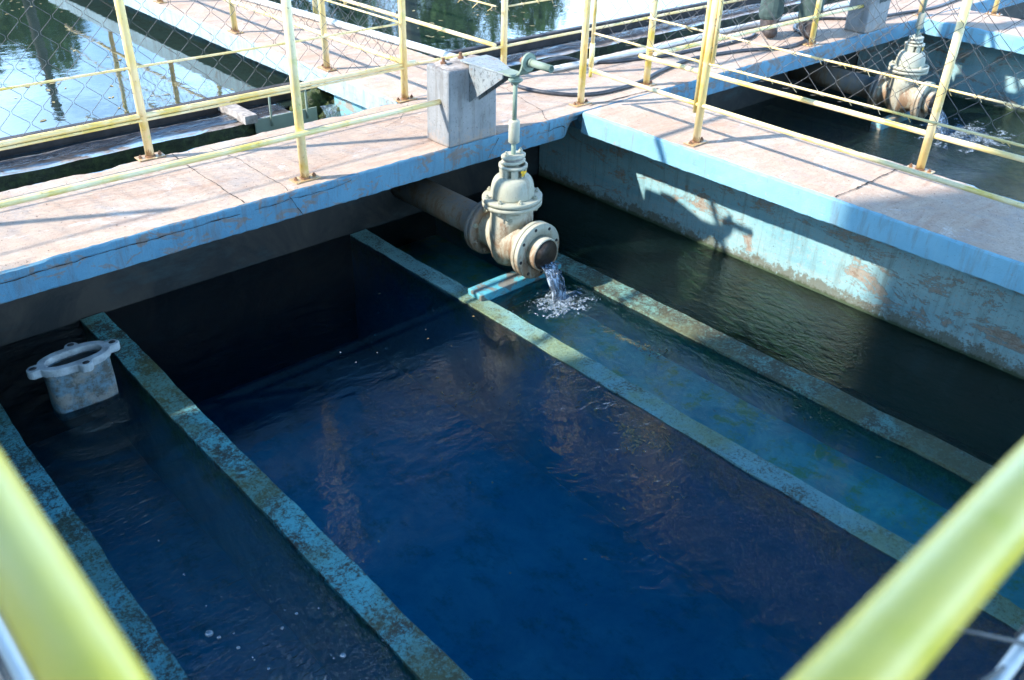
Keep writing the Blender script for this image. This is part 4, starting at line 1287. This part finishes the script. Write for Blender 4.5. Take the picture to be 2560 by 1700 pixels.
# ------------------------------------------------------------------ open flanged casting in the left trough
def casting():
    cx, cy, zt = -2.805, .012, -.422
    root = thing('flanged_casting', (cx, cy, ZW), 'open oval flanged iron casting with blue-grey crust standing in the left trough', 'pipe fitting')
    n = 128
    def outer(a):
        x, y = .138 * math.copysign(abs(math.cos(a)) ** .8, math.cos(a)), .076 * math.copysign(abs(math.sin(a)) ** .8, math.sin(a))
        return x, y
    mb = MB(); vs = []
    rings = [(1.0, 0), (1.0, -.026), (.80, -.026), (.80, 0)]
    for a_i in range(n):
        a = 2 * math.pi * a_i / n
        x, y = outer(a)
        th = math.atan2(y, x); L = math.hypot(x, y) * .97; ux, uy = math.cos(th), math.sin(th)
        for (ex, ey, er) in ((-.149, 0, .026), (.149, 0, .026), (.018, .080, .024), (.018, -.080, .024)):
            b_ = ux * ex + uy * ey; q_ = b_ * b_ - (ex * ex + ey * ey - er * er)
            if b_ > 0 and q_ > 0: L = max(L, b_ + math.sqrt(q_))
        ox_, oy_ = ux * L, uy * L
        jx = 1 + .02 * noise.noise(Vector((x * 30, y * 30, 0)))
        ix, iy = .104 * math.copysign(abs(math.cos(a)) ** .75, math.cos(a)), .044 * math.copysign(abs(math.sin(a)) ** .75, math.sin(a))
        vs += [(cx + ox_ * jx, cy + oy_ * jx, zt), (cx + ox_ * jx, cy + oy_ * jx, zt - .034), (cx + ix, cy + iy, zt - .028), (cx + ix, cy + iy, zt)]
    fs = []
    for i in range(n):
        j = (i + 1) % n
        for k in range(4): fs.append((i * 4 + k, j * 4 + k, j * 4 + (k + 1) % 4, i * 4 + (k + 1) % 4))
    mb.add(vs, fs)
    mb.build('flange', M['casting_rim'], root, bevel=.004)
    for (x, y) in ((-.150, 0), (.150, 0), (.018, .082), (.018, -.082)):
        mb = MB(); mb.lathe([(.011, 0), (.011, .0015)], Matrix.Translation((cx + x, cy + y, zt - .0003)), 12, sx=1.25)
        mb.build('bolt_hole', M['gasket'], root)
    mb = MB(); vs = []
    zl = [zt - .028, zt - .07, zt - .12, zt - .16, zt - .20, zt - .235]
    for inner in (0, 1):
        for z in zl:
            for i in range(n):
                a = 2 * math.pi * i / n
                kx, ky = (.120, .064) if not inner else (.1, .042)
                w = 1 + .025 * noise.noise(Vector((math.cos(a) * 2, math.sin(a) * 2, z * 12)))
                x, y = kx * math.copysign(abs(math.cos(a)) ** .42, math.cos(a)) * w, ky * math.copysign(abs(math.sin(a)) ** .42, math.sin(a)) * w
                vs.append((cx + x, cy + y, z))
    fs = []
    m = len(zl)
    for s in (0, 1):
        for i in range(m - 1):
            for k in range(n):
                o = s * m * n
                fs.append((o + i * n + k, o + i * n + (k + 1) % n, o + (i + 1) * n + (k + 1) % n, o + (i + 1) * n + k))
    mb.add(vs, fs, 0, True)
    mb.build('body', M['casting'], root)
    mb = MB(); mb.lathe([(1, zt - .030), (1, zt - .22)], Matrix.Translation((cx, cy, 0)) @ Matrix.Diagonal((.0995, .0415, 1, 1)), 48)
    mb.build('lining', M['shade_slime'], root)
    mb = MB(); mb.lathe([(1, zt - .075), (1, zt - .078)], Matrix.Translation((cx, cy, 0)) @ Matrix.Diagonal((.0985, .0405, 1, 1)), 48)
    mb.build('sediment', M['shade_slime'], root)
plain('casting_rim', (0.34, 0.37, 0.37), 0.75, 0, 0.28, 22, 0.8)
def cast_mat():
    t = NT('crusted_casting')
    n1 = t.noise(22, 8, 0.75)
    c = t.mix(t.step(n1, .42, .58), (0.095, 0.095, 0.08), (0.14, 0.23, 0.27))
    c = t.mix(t.step(t.noise(14, 6, .7, t.co((1, 1, 1), (0, 0, 0), (4, 4, 4))), .5, .62, 0, .8), c, (0.28, 0.26, 0.22))
    c = t.mix(t.step(t.noise(60, 5, .8), .58, .66, 0, .8), c, (0.05, 0.04, 0.035))
    t.bsdf(c, .75, t.bump(t.noise(70, 6, .8), .8, .005), spec=.3)
    M['casting'] = t.m
cast_mat(); casting()

# ------------------------------------------------------------------ hoses and pipes on the walkway
def smooth_path(pts, k=6):
    P = [Vector(p) for p in pts]; out = []
    for i in range(len(P) - 1):
        p0 = P[max(i - 1, 0)]; p1 = P[i]; p2 = P[i + 1]; p3 = P[min(i + 2, len(P) - 1)]
        for q in range(k):
            t_ = q / k
            out.append(0.5 * ((2 * p1) + (-p0 + p2) * t_ + (2 * p0 - 5 * p1 + 4 * p2 - p3) * t_ * t_ + (-p0 + 3 * p1 - 3 * p2 + p3) * t_ ** 3))
    out.append(P[-1]); return out
zh = .0125
mb = MB()
mb.tube(smooth_path([(x, y, zh) for x, y in [(.03, .60), (.02, .50), (.048, .383), (.107, .279), (.179, .205), (.307, .150), (.511, .142), (.689, .164), (.932, .234), (1.163, .283), (1.413, .306), (1.803, .239), (1.98, .165), (2.145, .10), (2.372, .112), (2.501, .163), (2.62, .27), (2.70, .38), (2.85, .46), (3.06, .488), (3.23, .436), (3.492, .25), (3.937, .168), (4.451, .109), (5.2, .2)]]), .0115, 10)
tag(mb.build('hose', M['rubber']), 'black rubber hose curving from the valve bracket past the fence post', 'hose')
mb = MB()
mb.tube(smooth_path([(x, y, zh + (.03 if x < .7 else 0)) for x, y in [(.40, .75), (.604, .75), (.723, .70), (.849, .588), (1.037, .534), (1.301, .465), (1.594, .445), (1.761, .418), (2.087, .419), (2.22, .43), (2.36, .50)]]), .0115, 10)
tag(mb.build('hose', M['rubber']), 'black rubber hose running beside the white pipe to the boots', 'hose')
mb = MB()
mb.tube([(.40, .655, .021), (1.3, .615, .020), (2.1, .645, .020), (3.2, .615, .020), (4.6, .62, .020)], .0185, 14)
mb.tube([(2.05, .643, .020), (2.066, .643, .020)], .0215, 14)
tag(mb.build('pipe', M['pvc']), 'white plastic pipe lying along the rear of the long walkway', 'pipe')
mb = MB()
mb.tube([(.055, .80, .050), (.045, 1.6, .036), (-.03, 2.8, .030), (-.14, 4.2, .030), (-.2, 6.0, .030)], .023, 14)
tag(mb.build('pipe', M['pvc']), 'white plastic pipe on the walkway between the ponds', 'pipe')

# ------------------------------------------------------------------ sluice plate, flume board, mossy outfall
root = thing('sluice_gate', (-1.0, 1.47, -.4), 'grey-green steel sluice plate with a bent handle leaning on the mossy weir wall', 'sluice gate')
mb = MB(); mb.box(-1.205, -.79, 1.462, 1.470, -.75, -.185); mb.build('plate', M['steel_plate'], root)
mb = MB(); mb.tube(smooth_path([(-1.10, 1.458, -.24), (-1.10, 1.458, -.09), (-1.095, 1.458, -.065), (-1.07, 1.458, -.058), (-.93, 1.458, -.058), (-.885, 1.458, -.058), (-.865, 1.458, -.07), (-.86, 1.458, -.09), (-.86, 1.458, -.24)], 4), .007, 8); mb.build('handle', M['steel_plate'], root)
mb = MB(); mb.box(-1.27, -1.19, 1.45, 1.80, -.20, -.150); o = mb.build('flume_board', M['grout'], bevel=.004)
tag(o, 'short weathered wooden board bridging weir and scum board beside the sluice plate', 'board')
def blob(name, c, s, amp, mat, label, cat, seed=0):
    bm = bmesh.new(); bmesh.ops.create_icosphere(bm, subdivisions=5, radius=1)
    for v in bm.verts:
        p = v.co.copy()
        d = 1 + amp * (noise.noise(p * 1.6 + Vector((seed, 0, 0))) + .5 * noise.noise(p * 4 + Vector((seed, 3, 0))) + .3 * noise.noise(p * 11))
        v.co = Vector((c[0] + p.x * s[0] * d, c[1] + p.y * s[1] * d, c[2] + p.z * s[2] * d))
    me = bpy.data.meshes.new(name); bm.to_mesh(me); bm.free()
    for p in me.polygons: p.use_smooth = True
    me.materials.append(mat); o = bpy.data.objects.new(name, me); SC.collection.objects.link(o)
    return tag(o, label, cat)
blob('mossy_outfall', (-.70, 1.60, -.42), (.24, .16, .26), .35, M['moss'], 'mossy green lump at the end of the weir wall with water spilling over', 'rock', 4)
mb = MB(); vs = []
for i in range(15):
    for j in range(9):
        t_ = i / 14; u = j / 8 - .5
        vs.append((-.66 + u * .16 + .02 * noise.noise(Vector((u * 9, t_ * 4, 1))), 1.50 - .16 * t_ ** .6 + .012 * noise.noise(Vector((u * 14, t_ * 6, 4))), -.20 - .40 * t_ ** 1.3))
mb.add(vs, [(i * 9 + j, (i + 1) * 9 + j, (i + 1) * 9 + j + 1, i * 9 + j + 1) for i in range(14) for j in range(8)], 0, True)
tag(mb.build('water_jet', M['jet']), kind='stuff')

# ------------------------------------------------------------------ person on the walkway
def person():
    px, py = 2.50, .36
    root = thing('person', (px, py, 0), 'person in dark green trousers and brown boots standing on the walkway behind the fence', 'person')
    def skin(name, J, E, mat, root_i=0, par=None):
        me = bpy.data.meshes.new(name)
        me.from_pydata([j[:3] for j in J], E, [])
        o = bpy.data.objects.new(name, me); SC.collection.objects.link(o)
        o.modifiers.new('s', 'SKIN'); sv = me.skin_vertices[0].data
        for i, j in enumerate(J):
            sv[i].radius = (j[3], j[4] if len(j) > 4 else j[3]); sv[i].use_root = (i == root_i)
        sb = o.modifiers.new('d', 'SUBSURF'); sb.levels = 2; sb.render_levels = 2
        me.materials.append(M[mat])
        if par is not None:
            o.parent = par; o.matrix_parent_inverse = Matrix.Translation(root.location).inverted()
        return o
    # feet: left one toward the camera-left, right one behind the near post
    LF = (2.40, .42); RFt = (2.60, .22)
    fd = Vector((-.75, -.66, 0)).normalized()
    hip = Vector((px, py, .92)); side = Vector((-.55, .8, 0)).normalized()
    lh = hip + side * .09; rh = hip - side * .09
    chest = Vector((px, py, 1.28)) ; neck = Vector((px, py, 1.46)); 
    J = [(px, py, .95, .15, .11), (px, py, 1.12, .135, .10), (px + .01, py, 1.30, .155, .11), (px, py, 1.43, .08, .07), (px - .01, py - .01, 1.50, .055, .055),
         (px - .02, py - .02, 1.58, .075, .085), (px - .02, py - .02, 1.66, .078, .09), (px - .02, py - .02, 1.74, .05, .06),
         (*lh, .085), (lh.x * .5 + LF[0] * .5, lh.y * .5 + LF[1] * .5 , .50, .062), (LF[0], LF[1], .10, .030), (LF[0] + fd.x * .10, LF[1] + fd.y * .10, .04, .020),
         (*rh, .085), (rh.x * .5 + RFt[0] * .5, rh.y * .5 + RFt[1] * .5, .50, .062), (RFt[0], RFt[1], .10, .030), (RFt[0] + fd.x * .10, RFt[1] + fd.y * .10, .04, .020)]
    E = [(0, 1), (1, 2), (2, 3), (3, 4), (4, 5), (5, 6), (6, 7), (0, 8), (8, 9), (9, 10), (10, 11), (0, 12), (12, 13), (13, 14), (14, 15)]
    for s in (1, -1):
        sh = Vector((px, py, 1.40)) + side * .19 * s
        el = sh + Vector((.02 * s, 0, -.28)) + side * .03 * s; wr = el + fd * .10 + Vector((0, 0, -.22)); ha = wr + Vector((0, 0, -.08)) + fd * .02
        b = len(J); J += [(*sh, .058), (*el, .043), (*wr, .030), (*ha, .036, .018)]
        E += [(2, b), (b, b + 1), (b + 1, b + 2), (b + 2, b + 3)]
        for q in range(5):
            sp = fd * (.03 - .015 * q)
            f1 = ha + sp * .8 + Vector((0, 0, -.04)); f2 = f1 + Vector((0, 0, -.035)) + side * (-.008 * s)
            if q == 4: f1 = wr + fd * .035 + Vector((0, 0, -.04)); f2 = f1 + Vector((0, 0, -.035)) + fd * .01
            b2 = len(J); J += [(*f1, .009), (*f2, .008)]; E += [(b + 3 if q < 4 else b + 2, b2), (b2, b2 + 1)]
    body = skin('body', J, E, 'skin', 0, root)
    JT = [(px, py, .98, .165, .125), (px, py, .90, .165, .13), (*lh, .11), (lh.x * .5 + LF[0] * .5, lh.y * .5 + LF[1] * .5, .52, .095), (LF[0], LF[1], .28, .088), (LF[0], LF[1], .09, .10),
          (*rh, .11), (rh.x * .5 + RFt[0] * .5, rh.y * .5 + RFt[1] * .5, .52, .095), (RFt[0], RFt[1], .28, .088), (RFt[0], RFt[1], .09, .096)]
    skin('trousers', JT, [(0, 1), (1, 2), (2, 3), (3, 4), (4, 5), (1, 6), (6, 7), (7, 8), (8, 9)], 'trouser', 1, root)
    JS = [(px, py, .93, .17, .13), (px, py, 1.12, .155, .12), (px, py, 1.30, .175, .13), (px, py, 1.44, .10, .085)]
    ES = [(0, 1), (1, 2), (2, 3)]
    for s in (1, -1):
        sh = Vector((px, py, 1.40)) + side * .19 * s; el = sh + Vector((.02 * s, 0, -.26)) + side * .03 * s
        b = len(JS); JS += [(*sh, .075), (*el, .062)]; ES += [(2, b), (b, b + 1)]
    skin('shirt', JS, ES, 'shirt', 1, root)
    for (fx, fy) in (LF, RFt):
        JB = [(fx - fd.x * .06, fy - fd.y * .06, .05, .05), (fx, fy, .06, .058), (fx, fy, .16, .064), (fx + fd.x * .09, fy + fd.y * .09, .048, .058, .046), (fx + fd.x * .175, fy + fd.y * .175, .040, .050, .038)]
        skin('boot', JB, [(0, 1), (1, 2), (1, 3), (3, 4)], 'boot', 1, root)
    c = Vector((px - .02, py - .02, 1.66))
    h = blob('hair', (c.x + .015, c.y + .02, c.z + .045), (.092, .098, .085), .12, M['hair'], None, None, 2)
    h.parent = root; h.matrix_parent_inverse = Matrix.Translation(root.location).inverted()
person()

# ------------------------------------------------------------------ trees beyond the ponds (mirrored in the water) and the unseen building added to shade the corner
specs = []
for az, d, h, c in ((46.5, 24, 3.2, 1.9), (50.5, 25, 4.3, 2.3), (55, 25, 4.6, 2.4), (59.5, 26, 4.7, 2.5), (64, 25, 4.3, 2.4), (74.5, 25, 3.9, 2.0), (79.5, 25, 4.3, 2.4), (85, 25, 4.3, 2.5)):
    specs.append((-3.52 + d * math.cos(R(az)), -3.24 + d * math.sin(R(az)), h, c))
where = ['lowest, at the right end of the right group', 'second from the right in the right group', 'in the middle of the right group', 'second from the left in the right group', 'straight beyond the walkway between the ponds', 'nearest the walkway in the left group', 'in the middle of the left group', 'at the far left end']
for i, (x, y, h, c) in enumerate(specs):
    tree(x, y, h, c, 6500, 'dense green tree mirrored in the pond, ' + where[i], 20 + i, group='trees beyond the ponds')
tree(6.4, 10.2, 12.5, 3, 0, 'tall leafless tree beyond the right pond', 51, bare=True)
tree(-3.4, 10.6, 8.5, 3, 0, 'tall leafless tree beyond the left pond', 57, bare=True)

# posts along the far bank of the left pond, mirrored as brown poles
for i, (x, hh) in enumerate(((-2.55, 2.05), (-1.75, 2.35), (-1.1, 2.0), (-3.4, 2.2), (-0.2, 1.9))):
    nm = ['second post from the left', 'middle post, the tallest', 'fourth post from the left', 'leftmost post', 'rightmost post'][i]
    rt = thing('bank_post', (x, 9.15, -.2), 'weathered wooden post on the far bank of the left pond, ' + nm, 'post', 'wooden posts on the far bank')
    mb = MB(); mb.tube([(x, 9.15, -.4), (x + .02, 9.15, hh * .5), (x + .05, 9.16, hh)], [.065, .06, .05], 10); mb.build('shaft', M['bark'], rt)
    mb = MB(); mb.lathe([(.052, 0), (.056, .02), (.03, .05)], Matrix.Translation((x + .05, 9.16, hh - .005)), 10); mb.build('cap', M['bark'], rt)
# grit lying on the walkways
def grit(n, x0, x1, y0, y1, seed):
    rnd = random.Random(seed); mb = MB()
    cs = [(rnd.uniform(x0, x1), rnd.uniform(y0, y1)) for _ in range(8)]
    for q in range(n):
        x = rnd.uniform(x0, x1); y = rnd.uniform(y0, y1)
        if rnd.random() < .5:
            c = rnd.choice(cs); x = min(x1, max(x0, c[0] + rnd.gauss(0, .12))); y = min(y1, max(y0, c[1] + rnd.gauss(0, .08)))
        s_ = rnd.uniform(.0012, .0038)
        P = [(rnd.uniform(.6, 1) * s_ * math.cos(k * 1.25), rnd.uniform(.6, 1) * s_ * math.sin(k * 1.25), 0) for k in range(5)]
        mb.add([(x + p[0], y + p[1], .0006) for p in P] + [(x, y, s_ * .8)], [(k, (k + 1) % 5, 5) for k in range(5)])
    return tag(mb.build('grit', M['grit']), kind='stuff')
plain('grit', (0.16, 0.12, 0.10), 0.9, 0, 0.5, 9, 0.1)
grit(420, -3.2, 0.0, .02, .74, 1); grit(160, .02, .64, -3.0, -.02, 2); grit(200, 0.1, 3.5, .02, .74, 3)

root = thing('shade_building', (-8, -6, 0), 'unseen pale building added behind the photographer to cast shade', 'building')  # out-of-view block, added so its shadow edge falls across walkway and basin
mb = MB(); mb.box(-10.5, -5.62, -12, 1.12, -1.6, 5.7); mb.build('wall', M['render_wall'], root)
mb = MB(); mb.box(-10.7, -5.55, -12.2, 1.15, 5.7, 5.85); mb.build('roof', M['roof_sheet'], root)
for y in (-9.5, -6.5, -3.5):
    mb = MB(); mb.box(-5.62, -5.57, y, y + 1.2, 1.0, 2.2); w = mb.build('window', M['door_paint'], root)
    mb = MB(); mb.box(-5.575, -5.56, y + .07, y + 1.13, 1.07, 2.13); mb.build('pane', M['glass_dark'], w)
